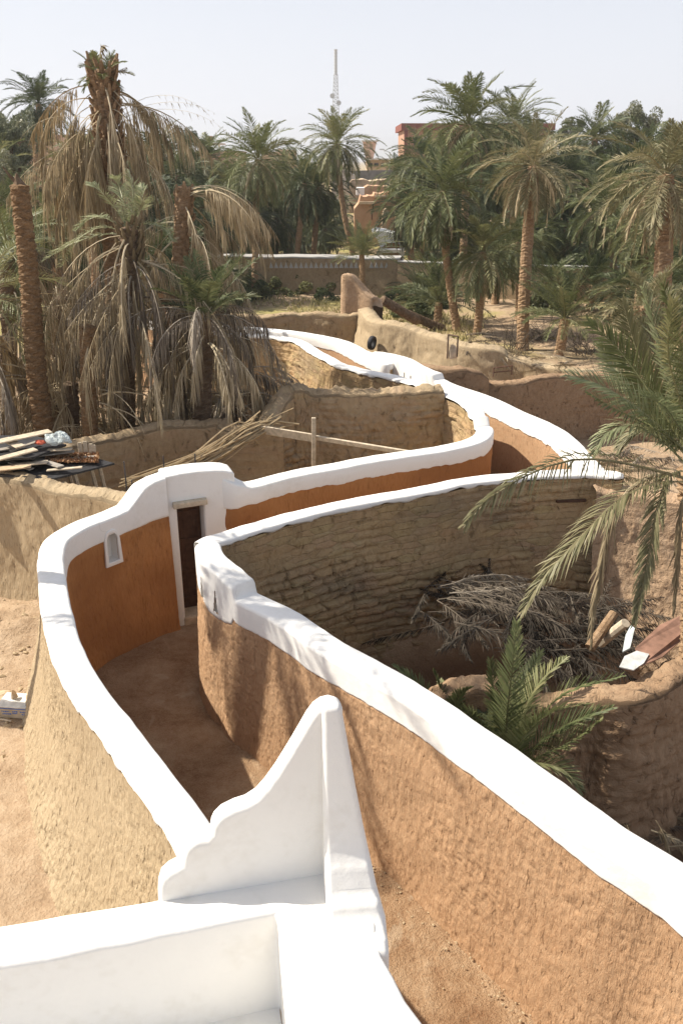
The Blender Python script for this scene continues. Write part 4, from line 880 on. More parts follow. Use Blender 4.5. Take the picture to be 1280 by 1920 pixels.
# ================================================================== NEAR PALM AT THE RIGHT EDGE
r = empty('date_palm', tuple(D(1300, 1500, 8.5)*np.array((1,1,0))+np.array((0,0,-1.05))), 0, 'big near palm at the right edge with long fronds drooping over the walls', 'palm tree')
g_ = R_(301)
tp = dpath([(1306,1560,8.6),(1302,1450,8.6),(1306,1200,8.55),(1308,1000,8.5),(1300,880,8.45)], 8.5, r)
trunk('trunk', smooth_path(tp, 40), .19, .17, g_, None, r, nseg=22, dv=.022, depth=.25, pitch=.12)
TR = [ # traced fronds: (points with distance), leaf length, material, variation
 ([(1290,880,8.4),(1235,825,8.1),(1180,797,7.9),(1140,808,7.8),(1112,850,7.7)],.30,GREEN,.95),
 ([(1295,900,8.4),(1220,880,8.0),(1130,862,7.6),(1050,866,7.2),(960,905,6.9),(900,945,6.8),(868,990,6.75)],.30,OLIVE,.45),
 ([(1295,905,8.4),(1230,905,8.1),(1160,935,7.8),(1090,1005,7.6),(1020,1080,7.5),(978,1150,7.45)],.30,OLIVE,.55),
 ([(1290,900,8.4),(1215,890,8.2),(1160,935,8.1),(1128,1050,8.1),(1112,1140,8.1),(1108,1215,8.1)],.24,DRY,.45),
 ([(1295,890,8.4),(1255,885,8.2),(1235,940,8.1),(1215,1040,8.05),(1188,1170,8.0)],.20,OLIVE,.35),
 ([(1300,900,8.4),(1282,930,8.2),(1272,1040,8.2),(1262,1150,8.2)],.18,DRY,.3),
 ([(1292,860,8.4),(1235,800,8.4),(1180,755,8.4),(1120,720,8.4),(1058,702,8.4)],.34,GREEN,.6),
 ([(1292,850,8.5),(1240,770,8.7),(1185,690,8.9),(1145,640,9.0),(1100,602,9.1)],.34,GREEN,.6),
 ([(1296,840,8.5),(1265,740,8.6),(1235,640,8.7),(1212,570,8.8),(1203,540,8.8)],.34,GREEN,.45),
 ([(1300,840,8.4),(1290,720,8.3),(1268,620,8.2),(1240,530,8.1)],.36,GREEN,.3),
 ([(1300,850,8.5),(1255,790,8.9),(1210,735,9.2),(1150,690,9.5),(1120,640,9.6)],.34,GREEN,.7),
 ([(1296,860,8.5),(1250,820,8.3),(1200,790,8.0),(1140,760,7.8),(1100,735,7.7)],.30,GREEN,.4),
 ([(1300,840,8.6),(1290,740,9.0),(1255,690,9.3),(1225,650,9.5),(1200,600,9.6)],.34,OLIVE,.5),
 ([(1300,850,8.5),(1330,740,8.4),(1320,620,8.3),(1290,540,8.2)],.36,GREEN,.5),
 ([(1300,860,8.4),(1270,800,7.9),(1240,760,7.5),(1200,740,7.2)],.3,GREEN,.3),
 ([(1300,860,8.5),(1270,830,8.8),(1225,800,9.0),(1190,810,9.1),(1160,840,9.1)],.3,OLIVE,.3),
 ([(1300,870,8.5),(1360,820,8.3),(1440,830,8.2),(1500,900,8.1)],.34,GREEN,.5),
 ([(1300,860,8.5),(1380,740,8.6),(1450,690,8.7),(1530,700,8.7)],.34,GREEN,.5),
 ([(1300,860,8.5),(1340,760,9.2),(1380,700,9.8),(1430,680,10.3)],.34,GREEN,.5)]
TR += [([(1298,850,8.5),(1270,740,8.2),(1250,650,8.0),(1262,560,7.9)],.36,GREEN,.75),([(1298,850,8.6),(1240,760,8.9),(1190,650,9.2),(1165,560,9.4)],.34,OLIVE,.55)]
for i, (tr, ll_, m_, v_) in enumerate(TR):
    fb = Frond(); dead = m_ is DRY; rising = tr[-1][1] < 800
    frond(fb, smooth_path(dpath(tr, 8.4, r)), g_, 84, ll_*(1.12 if rising else 1.1), .019, 'dead' if dead else 'green', up=(-.5+.5*((i*.618)%1),-.55,.7) if rising else (-.1,-.35,.9), base=.12, var=v_, sag=.22 if rising else .5, segs=2, r0=.022, twist=g_.normal(0, .2), spread=.85 if rising else .7)
    fb.build('frond', PALEG if (m_ is GREEN and i % 2 == 0) else m_, r)
# young palm deep in the pit
def pit_palm(label, trs, seed, base, ll_=.30):
    r = empty('date_palm', tuple(D(*base)*np.array((1,1,0))+np.array((0,0,-1.05))), 0, label, 'palm tree'); g = R_(seed)
    b = dpath([base], base[2], r)[0]; trunk('trunk', np.array([(b[0],b[1],-.05),(b[0],b[1],b[2]*.5),(b[0],b[1],b[2])]), .15, .12, g, TRUNKD, r, dv=.04)
    for tr in trs:
        fb = Frond(); frond(fb, smooth_path(dpath([base]+tr, base[2], r)), g, 74, ll_, .021, 'green', base=.12, var=g.uniform(.15,.7), sag=.15, segs=2, r0=.014, spread=.85, twist=g.normal(0,.2)); fb.build('frond', GREEN, r)
pit_palm('bright green young palm rising from the pit behind the right alley wall', [
 [(950,1340,7.4),(960,1250,7.3),(968,1165,7.2)],[(935,1350,7.6),(925,1290,7.7),(918,1235,7.8)],[(985,1380,7.4),(1060,1300,7.3),(1165,1268,7.2)],[(990,1370,7.2),(1050,1330,7.0),(1105,1322,6.9)],
 [(1000,1400,7.5),(1080,1350,7.5),(1148,1328,7.5)],[(1005,1420,7.3),(1070,1390,7.2),(1130,1345,7.1)],[(975,1350,7.8),(1010,1280,8.0),(1060,1235,8.2)],[(960,1340,7.9),(985,1280,8.3),(1012,1220,8.6)],[(905,1380,7.4),(880,1340,7.3),(862,1330,7.2)],[(1010,1430,7.1),(1050,1440,7.0),(1085,1480,6.9)],[(925,1370,7.9),(905,1330,8.2),(885,1310,8.4)]], 320, (945,1470,7.5))
pit_palm('small palm whose frond tips just clear the right alley wall beside the young palm', [
 [(835,1320,8.3),(822,1285,8.3),(812,1258,8.3)],[(850,1330,8.1),(865,1300,8.0),(882,1290,7.9)],[(815,1330,8.6),(780,1280,8.8),(738,1248,9.0)],[(840,1310,8.8),(830,1290,9.2),(825,1275,9.4)],[(870,1350,7.9),(880,1340,7.7),(885,1335,7.6)]], 330, (848,1400,8.3), .22)
# heaps of fallen fronds
DUSK = leafmat('shade_darkened_frond_grey', (.026,.022,.018), (.055,.046,.036), (.125,.105,.082), 0, .05, .9)  # frond grey darkened so the shade over the heap sits in its colour
def heap(name, label, boxes, n, seed, mats, L=1.6, ll=.3, lw=.022, tilt=.3):
    g = R_(seed); root = empty(name, tuple(boxes[0][:3]), 0, label, 'dead fronds'); root['kind'] = 'stuff'; o = np.array(boxes[0][:3])
    fbs = [Frond() for _ in mats]
    for i in range(n):
        b = boxes[i % len(boxes)]; p = np.array(b[:3]) + g.uniform(-1, 1, 3)*np.array(b[3:6]) - o
        frond(fbs[i % len(mats)], arc(p, g.uniform(0, 6.28) if len(b) < 7 else b[6]+g.normal(0,.5), g.uniform(-.05, tilt), L*g.uniform(.6,1.2), g.uniform(.2,.6), 1.0, side=g.normal(0,.5)), g, 56, ll*g.uniform(.5,1.1), lw*.7, 'lying', r0=.008, base=.1, var=g.uniform(.1,.8), sag=.2, twist=g.normal(0,.8), spread=1.0)
    for f_, m_ in zip(fbs, mats): f_.build('dead_frond', m_, root)
c0 = W(900,1140,.75); c1_ = W(1000,1190,.5); c2_ = W(1075,1140,.5)
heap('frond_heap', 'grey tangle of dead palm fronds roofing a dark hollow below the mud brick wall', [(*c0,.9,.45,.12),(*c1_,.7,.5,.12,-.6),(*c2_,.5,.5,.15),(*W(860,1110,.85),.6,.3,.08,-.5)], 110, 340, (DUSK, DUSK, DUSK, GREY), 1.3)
heap('frond_heap', 'brown dead fronds fallen on the dark floor of the palm pit', [(*W(1200,1560,-.85),.8,.7,.1),(*W(1130,1500,-.8),.5,.5,.1),(*W(1265,1600,-.5),.5,.4,.2)], 34, 341, (GREY, DRY), 1.3)
heap('frond_heap', 'fallen fronds lying in shade beyond the mud brick wall corner', [(*W(1180,860,.35),.9,.5,.15),(*W(1120,880,.9),.3,.3,.1)], 26, 342, (GREY, DRY), 1.2)
heap('frond_heap', 'dry fronds and twigs snagged along the diagonal mud wall', [(*W(1080,690,1.5),.9,.5,.1),(*W(990,668,1.7),.8,.8,.1),(*W(900,640,1.8),.5,1.0,.08)], 40, 343, (GREY, DRY), .8, .2, .016)
heap('frond_heap', 'litter of dead fronds at the foot of the dry palms', [(*D(180,800,17),1.6,1.0,.15),(*D(330,800,17.5),1.2,.8,.15),(*D(20,800,17),1.2,.8,.15)], 60, 344, (DRY, GREY), 1.6)

for k, (x, y, Y, rd, kd, lab) in enumerate([(95,430,24,62,'green1','green palm crown glimpsed between the leaning trunk and the shaggy palm'),(300,470,24,60,'deep1','dark green palm crown seen between the shaggy palm and the headless one'),(160,300,30,60,'green3','green palm crown seen through the straw skirt of the tallest dead palm'),(405,520,25,50,'olive1','olive palm behind the upright green spears')]):
    palm(x, y, Y, rd, kd, lab, r=.15, seed=700+k)

# palm standing just left of the view: its shadow falls over both alley walls
r = empty('date_palm', (-6.35, 9.4, 0), 0, 'tall palm just outside the left edge whose shadow crosses the alley walls', 'palm tree'); g_ = R_(350)
trunk('trunk', np.array([(0,0,-.1),(.05,0,3),(.02,.05,6),(0,0,8.3)]), .15, .13, g_, None, r)
crown(g_, n=17, L=2.3, nl=40, ll=.42, lw=.04, lo=-.95, hi=1.2, bend=(.7,1.3)).build('crown', GREEN, r).location = (0,0,8.3)
# ================================================================== LEAFY TREES AND UNDERGROWTH
def leafcloud(rng, n, rad, clumps, size=.09, flat=.8):
    C = rng.normal(0, 1, (clumps, 3)); C /= np.linalg.norm(C, axis=1)[:,None]; C *= rng.uniform(.25, 1.0, (clumps,1))**.6; C[:,2] *= flat; C *= rad
    k = rng.integers(0, clumps, n); R = rad*rng.uniform(.16, .34, clumps)
    d = rng.normal(0, 1, (n,3)); d /= np.linalg.norm(d, axis=1)[:,None]; P = C[k] + d*(R[k]*rng.uniform(.5, 1, n)**.5)[:,None]
    a = rng.normal(0, 1, (n,3)); a /= np.linalg.norm(a, axis=1)[:,None]; b = np.cross(a, rng.normal(0, 1, (n,3))); b /= np.linalg.norm(b, axis=1)[:,None]
    s = size*rng.uniform(.6, 1.4, n)[:,None]
    V = np.stack([P-a*s, P+b*s*.45, P+a*s, P-b*s*.45], 1).reshape(-1, 3)
    return V, np.arange(n)[:,None]*4+np.arange(4)[None], np.repeat(np.clip(.5+.3*rng.normal(0,1,clumps)[k]+rng.normal(0,.15,n), 0, 1), 4)
TREEL = leafmat('grey_green_leaves', (.10,.115,.065), (.18,.19,.11), (.29,.28,.18), .2)
SHRUBL = leafmat('shrub_leaves', (.05,.075,.025), (.10,.12,.045), (.20,.20,.08), .2)
def tdata(name, seed, n, clumps, size, mat, flat=.8):
    V, q, a = leafcloud(R_(seed), n, 1.0, clumps, size, flat); o = mesh_np(name, V, q, mat, None, False, None, a); me = o.data; bpy.data.objects.remove(o); return me
TREES = [tdata('crown', 400+i, 9000, 34, .045, TREEL, .85) for i in range(2)]
BUSH = [tdata('foliage', 410+i, 4200, 16, .06, SHRUBL, .6) for i in range(2)]
def tree(px, py, Y, rad, label, seed, group=None, sz=1.0):
    rg_ = R_(seed); c = D(px, py, Y); s = rad/F*(Y*CP+2); root = empty('leafy_tree', (c[0], Y, 0), 0, label, 'tree', group); h = c[2]
    put(TREES[seed % 2], 'crown', root, (0,0,h), rg_.uniform(0,6), s, s*sz)
    m = MB(); m.tube([(0,0,-.1),(.1*s,0,h*.4),(-.05*s,.1,h-s*.3)], [.12*s,.09*s,.05*s], 7)
    for k in range(6): a = k*1.05; m.tube([(0,.05,h*.45+k*.1*s),(.35*s*math.cos(a),.35*s*math.sin(a),h-.1*s),(.7*s*math.cos(a),.7*s*math.sin(a),h+.2*s*math.sin(k*2))], [.05*s,.03*s,.012*s], 5)
    m.build('trunk', TRUNKD, root, True)
for i, (x, y, Y, rd, lab) in enumerate([(1072,243,80,24,'small round grey green tree above the grove, left of the dark spiky palm'),(1195,232,72,40,'wide grey green tree standing behind the right edge palm'),(1262,262,66,34,'leafy tree filling the gap at the far right skyline'),(18,262,50,52,'olive leafy tree at the left edge under the lone palm'),(-20,330,44,60,'big shadowy leafy tree cut by the left picture edge'),(350,262,76,26,'pale round tree beyond the dead palm skirt'),(300,300,70,34,'leafy tree behind the right half of the dead palm skirt'),(1100,300,74,30,'grey tree between dark spiky palm and small round tree')]):
    tree(x, y, Y, rd, lab, 420+i, sz=1.1)
rg = random.Random(9)
nb = 0
for (x0, x1, y0, y1, nn) in [(200,520,500,560,12),(420,760,545,568,9),(740,900,520,600,10),(900,1260,520,560,14),(0,260,520,600,8),(560,900,500,540,8),(1000,1290,580,640,4)]:
    for _ in range(nn):
        x, y = rg.uniform(x0, x1), rg.uniform(y0, y1); p = W(x, y, 0)
        if p[1] > 90: continue
        o = bpy.data.objects.new('bush', BUSH[rg.randrange(2)]); col.objects.link(o); s = rg.uniform(.5, 1.15); o.location = (p[0], p[1], s*.3+float(ground_z(p[0],p[1]))); o.scale = (s*1.2, s, s*.9); o.rotation_euler = (0,0,rg.uniform(0,6))
        tag(o, 'green bush growing low ' + ('along the foot of the vented garden wall' if x0 == 200 else 'on the bank right of the dry palms' if x0 == 420 else 'beside the slanting palm' if x0 == 740 else 'before the ochre garden wall' if x0 == 900 else 'behind the dry thicket' if x0 == 0 else 'under the arching palm by the wall' if x0 == 560 else 'on the sand right of the small dry tipped palm'), 'bush', 'bushes low among the palm trunks'); nb += 1
# dry grass and weeds on the garden floor
g = R_(77); fbg = []
n = 9000; px_ = g.uniform(380, 1290, n); py_ = g.uniform(560, 640, n); P = np.array([W(a, b, 0) for a, b in zip(px_, py_)])
m_ = (fbm(P[:,0]*.3, P[:,1]*.3, 71, 3) > -.05) & (P[:,1] > 29); P = P[m_]; P[:,2] = ground_z(P[:,0], P[:,1]); n = len(P)
a = g.uniform(0, 6.28, n); h = g.uniform(.08, .3, n); wv = np.stack([np.cos(a), np.sin(a), 0*a], 1)*.03; tip = P + np.stack([g.normal(0,.1,n), g.normal(0,.1,n), h], 1)
V = np.stack([P-wv, P+wv, tip+wv*.2, tip-wv*.2], 1).reshape(-1,3)
gr = mesh_np('dry_grass', V, np.arange(n)[:,None]*4+np.arange(4)[None], leafmat('dry_grass', (.22,.20,.08), (.36,.31,.14), (.5,.42,.22), .2), None, False, None, np.repeat(g.uniform(0,1,n), 4)); tag(gr, 'yellowed dry grass on the sandy garden floor', 'grass', kind='stuff')
# stones and clods on bare earth
st = MB(); rs = random.Random(3)
def clod(m, c, s):
    bm = bmesh.new(); bmesh.ops.create_icosphere(bm, subdivisions=1, radius=1)
    for v_ in bm.verts: v_.co *= rs.uniform(.6, 1.25)
    k = len(m.v); m.v += [(c[0]+v_.co.x*s*rs.uniform(.9,1.3), c[1]+v_.co.y*s, c[2]+v_.co.z*s*.6) for v_ in bm.verts]; m.f += [tuple(k+v_.index for v_ in f.verts) for f in bm.faces]; bm.free()
for _ in range(700):
    x, y = rs.uniform(-5.6, -2.6), rs.uniform(4, 12); 
    if x > -2.6-.0 or (x > -3.9 and y < 11 and x > -3.9): continue
    clod(st, (x, y, float(ground_z(x, y))), rs.uniform(.012, .05))
for _ in range(240):
    p = W(rs.uniform(880, 1290), rs.uniform(600, 700), 0); clod(st, (p[0], p[1], float(ground_z(p[0], p[1]))), rs.uniform(.03, .09))
for _ in range(90):
    p = W(rs.uniform(700, 1000), rs.uniform(1600, 1915), 0); t_ = rs.uniform(0, 1)
    q = W(690+360*t_, 1590+325*t_, 0); clod(st, (q[0]-abs(rs.gauss(0,.16)), q[1]-abs(rs.gauss(0,.12)), .02), rs.uniform(.005, .016))
for _ in range(170):
    t_ = rs.uniform(.12, .97); i_ = int(t_*(len(ALLEY)-1)); 
    x, y = rs.uniform(-3.4, 2.6), rs.uniform(3.5, 11)
    if inpoly(np.array([x]), np.array([y]), ALLEY)[0]: clod(st, (x, y, .01), rs.uniform(.004, .014))
tag(st.build('stones', MUD, None, False), 'loose clods and stones scattered on the bare earth', 'stones', kind='stuff')
# ================================================================== FAR WALLS, RUINS, BUILDINGS
GREYCAP = white('old_whitewash', (.40,.385,.36), .08)
fw = make_wall('garden_wall', 'long far garden wall with flat white top and a row of triangle vents', 'wall', [(60,486,1.85),(270,482,1.85),(500,481,1.85),(620,482,1.85),(750,484,1.85)], 1.3, MUDW, MUDW, GREYCAP, sp=.5, vs=.12, bat=(.2,.05), bandT=.10, bandO=.1, seed=41, topamp=.04)
if fw.get('_o') is None: pass
tv = MB(); 
for k in range(24):
    x = 508+9.4*k
    if 18 < k < 20: continue
    c = D(x, 497, W(x, 483, 1.85)[1]-.14); 
    tv = MB(); tv.add([c+np.array(q) for q in [(-.11,-.03,-.15),(.11,-.03,-.15),(0,-.03,.15),(-.11,.05,-.15),(.11,.05,-.15),(0,.05,.15)]], [(0,1,2),(0,3,4,1),(1,4,5,2),(2,5,3,0)])
    oo = tv.build('vent', GREYCAP); oo.parent = fw; oo.location = tuple(np.array(fw['_o'])); 
make_wall('garden_wall', 'ochre garden wall with thin white top running behind the right hand palms', 'wall', [(745,490,1.7),(860,493,1.7),(1000,498,1.7),(1180,500,1.7),(1400,505,1.7)], .5, MUDW, MUDW, GREYCAP, sp=.5, vs=.15, bat=(.2,.05), bandT=.08, bandO=.1, seed=42, topamp=.04)  # darker mud stands in for the shade of the palms on this wall
def facade(name, label, cat, pts, Y, depth, mat, zb=0.0, bevel=0):
    """real block whose front outline is traced at distance Y; stands on the ground, has depth"""
    q = [D(x, y, Y) for x, y in pts]; o = q[0].copy(); cx_ = sum(p[0] for p in q)/len(q); root = empty(name, (cx_, Y, 0), 0, label, cat)
    n = len(q); fr = [p-np.array((cx_, Y, 0)) for p in q]; bk = [p+np.array((0, depth, 0)) for p in fr]; m = MB()
    m.add(fr+bk, [tuple(range(n)), tuple(range(2*n-1, n-1, -1))]+[(i, n+i, n+(i+1)%n, (i+1)%n) for i in range(n)])
    return root, m.build('wall', mat, root)
def part(root, name, mat, boxes, Y, bevel=0):
    """boxes: (x0,y0,x1,y1,dist,thick) in photo pixels at distance dist"""
    m = MB()
    for (x0, y0, x1, y1, Yd, th) in boxes:
        a, b = D(x0, y1, Yd), D(x1, y0, Yd); m.box(((a+b)/2+np.array((0,th/2,0)))-np.array(root.location), (abs(b[0]-a[0]), th, abs(b[2]-a[2])))
    return m.build(name, mat, root)
RED = plain('dark_red_paint', (.20,.075,.058)); BRN = plain('brown_render', (.42,.25,.17), scale=2); TAN = plain('tan_render', (.50,.37,.25), scale=2); GRYW = plain('grey_block', (.20,.19,.18), scale=2)
PNK = plain('pinkish_render', (.55,.37,.28), scale=2); DARK = plain('dark_window', (.04,.04,.045), rough=.3, spec=.5); PALE = plain('pale_render', (.55,.50,.44), scale=2)
CAPM = plain('sunbleached_rubble', (.52,.40,.27), scale=.9, var=.4, bs=1, bd=.2)
Y = 140
rt, _ = facade('apartment_building', 'long brown flat roofed building with dark red parapet behind the palms', 'building', [(757,500),(757,243),(1036,247),(1036,500)], Y, 14, BRN)
part(rt, 'parapet', RED, [(752,231,1041,244,Y-.8,15.6)], Y)
for k, x in enumerate((757,800,843,886,929,972,1015)): part(rt, 'pilaster', RED, [(x,245,x+7,300,Y-.45,.5)], Y)
for k in range(6): part(rt, 'window', DARK, [(775+43*k,256,790+43*k,272,Y-.06,.2)], Y)
rt, _ = facade('low_building', 'low tan building with a row of dark windows beneath the water tower', 'building', [(688,330),(688,300),(757,298),(757,330)], 118, 8, TAN)
for x in (690,701,714,725): part(rt, 'window', DARK, [(x,306,x+8,312,117.8,.3)], 118)
part(rt, 'roof_edge', PALE, [(686,297,758,300,117.4,8.4)], 118)
rt, _ = facade('boundary_wall', 'grey block wall running below the low tan building', 'wall', [(650,352),(650,320),(790,318),(790,352)], 98, .5, GRYW)
# water tower: a tapering hopper on a stem
rt = empty('water_tower', tuple(D(690,300,125)*np.array((1,1,0))), 0, 'pink water tower flaring out to a flat top', 'tower'); m = MB()
def frust(m, x0, x1, y0, X0, X1, y1, Yd, base):
    a = [D(x0,y0,Yd), D(x1,y0,Yd)]; b = [D(X0,y1,Yd), D(X1,y1,Yd)]; ha = abs(a[1][0]-a[0][0]); hb = abs(b[1][0]-b[0][0])
    V = [a[0], a[1], a[1]+(0,ha,0), a[0]+(0,ha,0), b[0], b[1], b[1]+(0,hb,0), b[0]+(0,hb,0)]; m.add([v_-base for v_ in V], [(0,1,2,3),(7,6,5,4),(0,4,5,1),(1,5,6,2),(2,6,7,3),(3,7,4,0)])
base = np.array(rt.location); frust(m, 680, 706, 265, 686, 699, 300, 125, base); m.build('tank', PNK, rt)
m = MB(); frust(m, 678, 709, 263, 678, 709, 265.5, 124.6, base); m.build('top_slab', PALE, rt); m = MB(); frust(m, 686, 699, 300, 686, 699, 345, 125, base); m.build('stem', PNK, rt)
rt, _ = facade('small_house', 'pale house with white upper wall left of the ruins', 'house', [(622,400),(622,322),(648,319),(667,330),(667,400)], 88, 6, PALE)
part(rt, 'window', DARK, [(652,345,658,354,87.9,.3)], 88)
rt, _ = facade('tan_building', 'flat tan building showing between palms at the left skyline', 'building', [(-30,420),(-30,262),(50,262),(52,252),(136,252),(136,420)], 112, 10, PNK)
part(rt, 'window', DARK, [(60,262,68,272,111.9,.3),(84,262,92,272,111.9,.3)], 112)
rt, _ = facade('tan_building', 'small tan block on the skyline right of the round crowned palm', 'building', [(490,400),(490,284),(520,284),(520,279),(551,281),(551,400)], 125, 8, TAN)
rt, _ = facade('low_building', 'low roof line with small slab canopy right of the dead palm skirt', 'building', [(360,400),(360,285),(450,283),(450,400)], 122, 8, PNK)
part(rt, 'canopy', PALE, [(372,268,416,271,121.5,4)], 122); part(rt, 'post', PALE, [(376,271,378,285,121.8,.3),(392,271,394,285,121.8,.3),(410,271,412,285,121.8,.3)], 122)
rt, _ = facade('small_tower', 'tiny roof turret on a stick above the low roof line', 'tower', [(389.5,400),(389.5,262),(394,262),(394,400)], 121, .5, BRN); part(rt, 'turret_head', BRN, [(386,255,397,263,120.7,1.0)], 121)
# ruins
def jag(x0, x1, y, n, amp, seed): r_ = random.Random(seed); return [(x0+(x1-x0)*i/n, y+r_.uniform(-amp, amp)) for i in range(n+1)]
rt, _ = facade('ruined_house', 'lower ruined mud house with a crack and crumbled top', 'ruin', [(664,480),(664,392),(672,382)]+jag(676,700,368,5,2,1)+[(702,362)]+jag(712,760,362,8,2,2)+[(800,368),(800,480)], 72, 3.5, FARMUD)
part(rt, 'crack', plain('crack_shadow_soil', (.12,.07,.04)), [(698,378,700,398,71.97,.1),(696,396,698,412,71.97,.1)], 72)
part(rt, 'ledge', CAPM, [(674,378,702,383,71.6,.5),(702,366,762,370,71.6,.5)], 72); part(rt, 'white_pier', WHITE, [(668,352,683,366,76,2.0)], 72)
rt, _ = facade('ruined_house', 'upper ruined ochre house behind the cracked one', 'ruin', [(676,460),(678,372),(683,352)]+jag(690,800,349,12,2.5,3)+[(800,460)], 79, 3.5, FARMUD)
rt, _ = facade('rubble_bank', 'pale rubble bank above the ruined houses', 'rubble', [(655,400),(655,342)]+jag(660,800,338,26,2.2,4)+[(800,400)], 86, 5, CAPM); rt['kind'] = 'stuff'
rt, _ = facade('mud_pillar', 'small weathered mud pillar standing before the cracked ruin', 'pillar', [(715,440),(716,410),(718,398),(721,392),(725,391),(728,396),(728,405),(725,418),(724,440)], 69, .8, CAPM)
# white capped alley end beyond the far wall
rt, _ = facade('alley_gate', 'bright white and orange alley end seen in the gap between the palms', 'gateway', [(713,500),(713,462),(722,452),(735,450),(750,456),(750,500)], 56, 1.0, ORANGE)
p = part(rt, 'white_pier', WHITE, [(748,446,758,500,55.6,1.6)], 56)
q = [D(x, y, 57) for x, y in [(697,434),(705,429),(725,432),(745,438),(753,446),(752,456),(735,451),(722,452),(712,462),(708,450)]]; m = MB(); b0 = np.array(rt.location); n = len(q); fr = [v_-b0-np.array((0,1.5,0)) for v_ in q]; bk = [v_+np.array((0,3,0)) for v_ in fr]
m.add(fr+bk, [tuple(range(n)), tuple(range(2*n-1, n-1, -1))]+[(i, n+i, n+(i+1)%n, (i+1)%n) for i in range(n)]); m.build('whitewashed_cap', WHITE, rt)
part(rt, 'bench', WHITE, [(710,468,752,474,54.6,.8),(706,474,716,486,54.8,.6)], 56)
# lattice mast
Y = 300; mb_ = D(629,93,Y); H = mb_[2]; STEEL = plain('galvanised_steel', (.50,.52,.54), rough=.6, var=.1, bs=0)
rt = empty('radio_mast', (mb_[0], Y, 0), 0, 'tall pale lattice telecom mast rising behind the palms', 'mast')
m = MB(); wd = lambda z: .62+ 1.3*max(0, (H-8-z)/(H-8))
lv = list(np.linspace(0, H-7, 30)); 
for sx_, sy_ in ((-1,-1),(1,-1),(1,1),(-1,1)): m.tube([(sx_*wd(z), sy_*wd(z), z) for z in lv], .09, 4)
m.build('leg', STEEL, rt); m = MB()
for i in range(len(lv)-1):
    a, b = lv[i], lv[i+1]; wa, wb = wd(a), wd(b)
    cs = [(-1,-1),(1,-1),(1,1),(-1,1)]
    for k in range(4):
        p, q = cs[k], cs[(k+1)%4]; m.tube([(p[0]*wa,p[1]*wa,a),(q[0]*wb,q[1]*wb,b)], .05, 3, False); m.tube([(q[0]*wa,q[1]*wa,a),(p[0]*wb,p[1]*wb,b)], .05, 3, False); m.tube([(p[0]*wb,p[1]*wb,b),(q[0]*wb,q[1]*wb,b)], .05, 3, False)
m.build('bracing', STEEL, rt); m = MB(); m.tube([(0,0,H-7),(0,0,H)], .42, 8); 
for k in range(9): m.tube([(0,0,H-7+k*.85),(0,0,H-6.75+k*.85)], .62, 8)
m.build('antenna_top', STEEL, rt)
for k, (dx, z) in enumerate(((-1.1,H-13),(-1.0,H-17),(-1.4,H-21.5),(1.0,H-15))):
    m = MB(); m.tube([(dx,-.8,z),(dx,-.4,z)], [.75,.6], 10); m.build('dish', STEEL, rt)
def lamp(px, py0, py1, Y, lab, s=-1):
    b = D(px, py1, Y); t = D(px, py0, Y); rt = empty('street_lamp', (b[0], Y, 0), 0, lab, 'street lamp'); m = MB(); h = t[2]; a = abs(D(px+14, py0, Y)[0]-t[0])
    m.tube([(0,0,0),(0,0,h*.7),(0,0,h)], [.1,.08,.06], 6); m.build('pole', STEEL, rt); m = MB(); m.tube([(0,0,h),(s*a*.5,0,h+.18),(s*a,0,h+.35)], .05, 5); m.build('arm', STEEL, rt)
    m = MB(); m.box((s*a*1.1,0,h+.36), (.6,.25,.14)); m.build('lamp_head', STEEL, rt, bevel=.04)
lamp(730,286,320,112,'street lamp with a bent arm beside the water tower'); lamp(565,268,320,112,'street lamp above the palms left of the lattice mast')

m_, t_, b_ = newmat('desert_haze'); t_.nodes.remove(b_); pv = N(t_, 'ShaderNodeVolumePrincipled'); pv.inputs['Color'].default_value = (.93,.93,.92,1); pv.inputs['Density'].default_value = .0005; pv.inputs['Anisotropy'].default_value = .3
t_.links.new(pv.outputs[0], [n for n in t_.nodes if n.type == 'OUTPUT_MATERIAL'][0].inputs['Volume'])
m = MB(); m.box((0, 1720, 19), (6400, 3700, 44)); hz = m.build('haze', m_); tag(hz, kind='stuff')
# ================================================================== SMALL THINGS
# junk on the shed roof at left (drawn from photo, distances 13-15 m)
def plank(pa, pb, wd, th, label, mat=WOODP, name='plank', group=None, cat='plank', up=(0,0,1)):
    a, b = np.array(pa), np.array(pb); c = (a+b)/2; m = MB(); m.beam(a-c, b-c, wd, th, up); o = m.build(name, mat, None, False, .006, 1); o.location = tuple(c); return tag(o, label, cat, group)
SHEET = plain('black_sheet', (.035,.035,.037), rough=.5, spec=.3); GREYP = plain('grey_plank', (.30,.27,.23), stretch=(1,1,1)); CARD = plain('old_cardboard', (.50,.38,.25)); RUST = plain('rusty_metal', (.23,.13,.09), rough=.85, scale=5, var=.4); REDL = leafmat('fallen_leaves', (.16,.07,.03), (.33,.16,.07), (.50,.36,.2), .1)
ZJ = 2.05
rt = empty('lean_to', tuple(W(60,900,ZJ)*np.array((1,1,0))), 0, 'low shed roof of black sheets on crooked posts heaped with junk', 'shed'); b0 = np.array(rt.location)
m = MB(); cs = [W(-160,880,ZJ), W(100,897,ZJ), W(215,868,ZJ+.02), W(130,846,ZJ), W(-160,850,ZJ)]
m.add([c-b0 for c in cs]+[c-b0-np.array((0,0,.03)) for c in cs], [(0,1,2,3,4),(9,8,7,6,5)]+[(i,5+i,5+(i+1)%5,(i+1)%5) for i in range(5)]); m.build('roof_sheet', SHEET, rt)
m = MB(); cs2 = [W(-160,862,ZJ+.22), W(60,858,ZJ+.22), W(125,833,ZJ+.22), W(60,815,ZJ+.22), W(-160,820,ZJ+.22)]
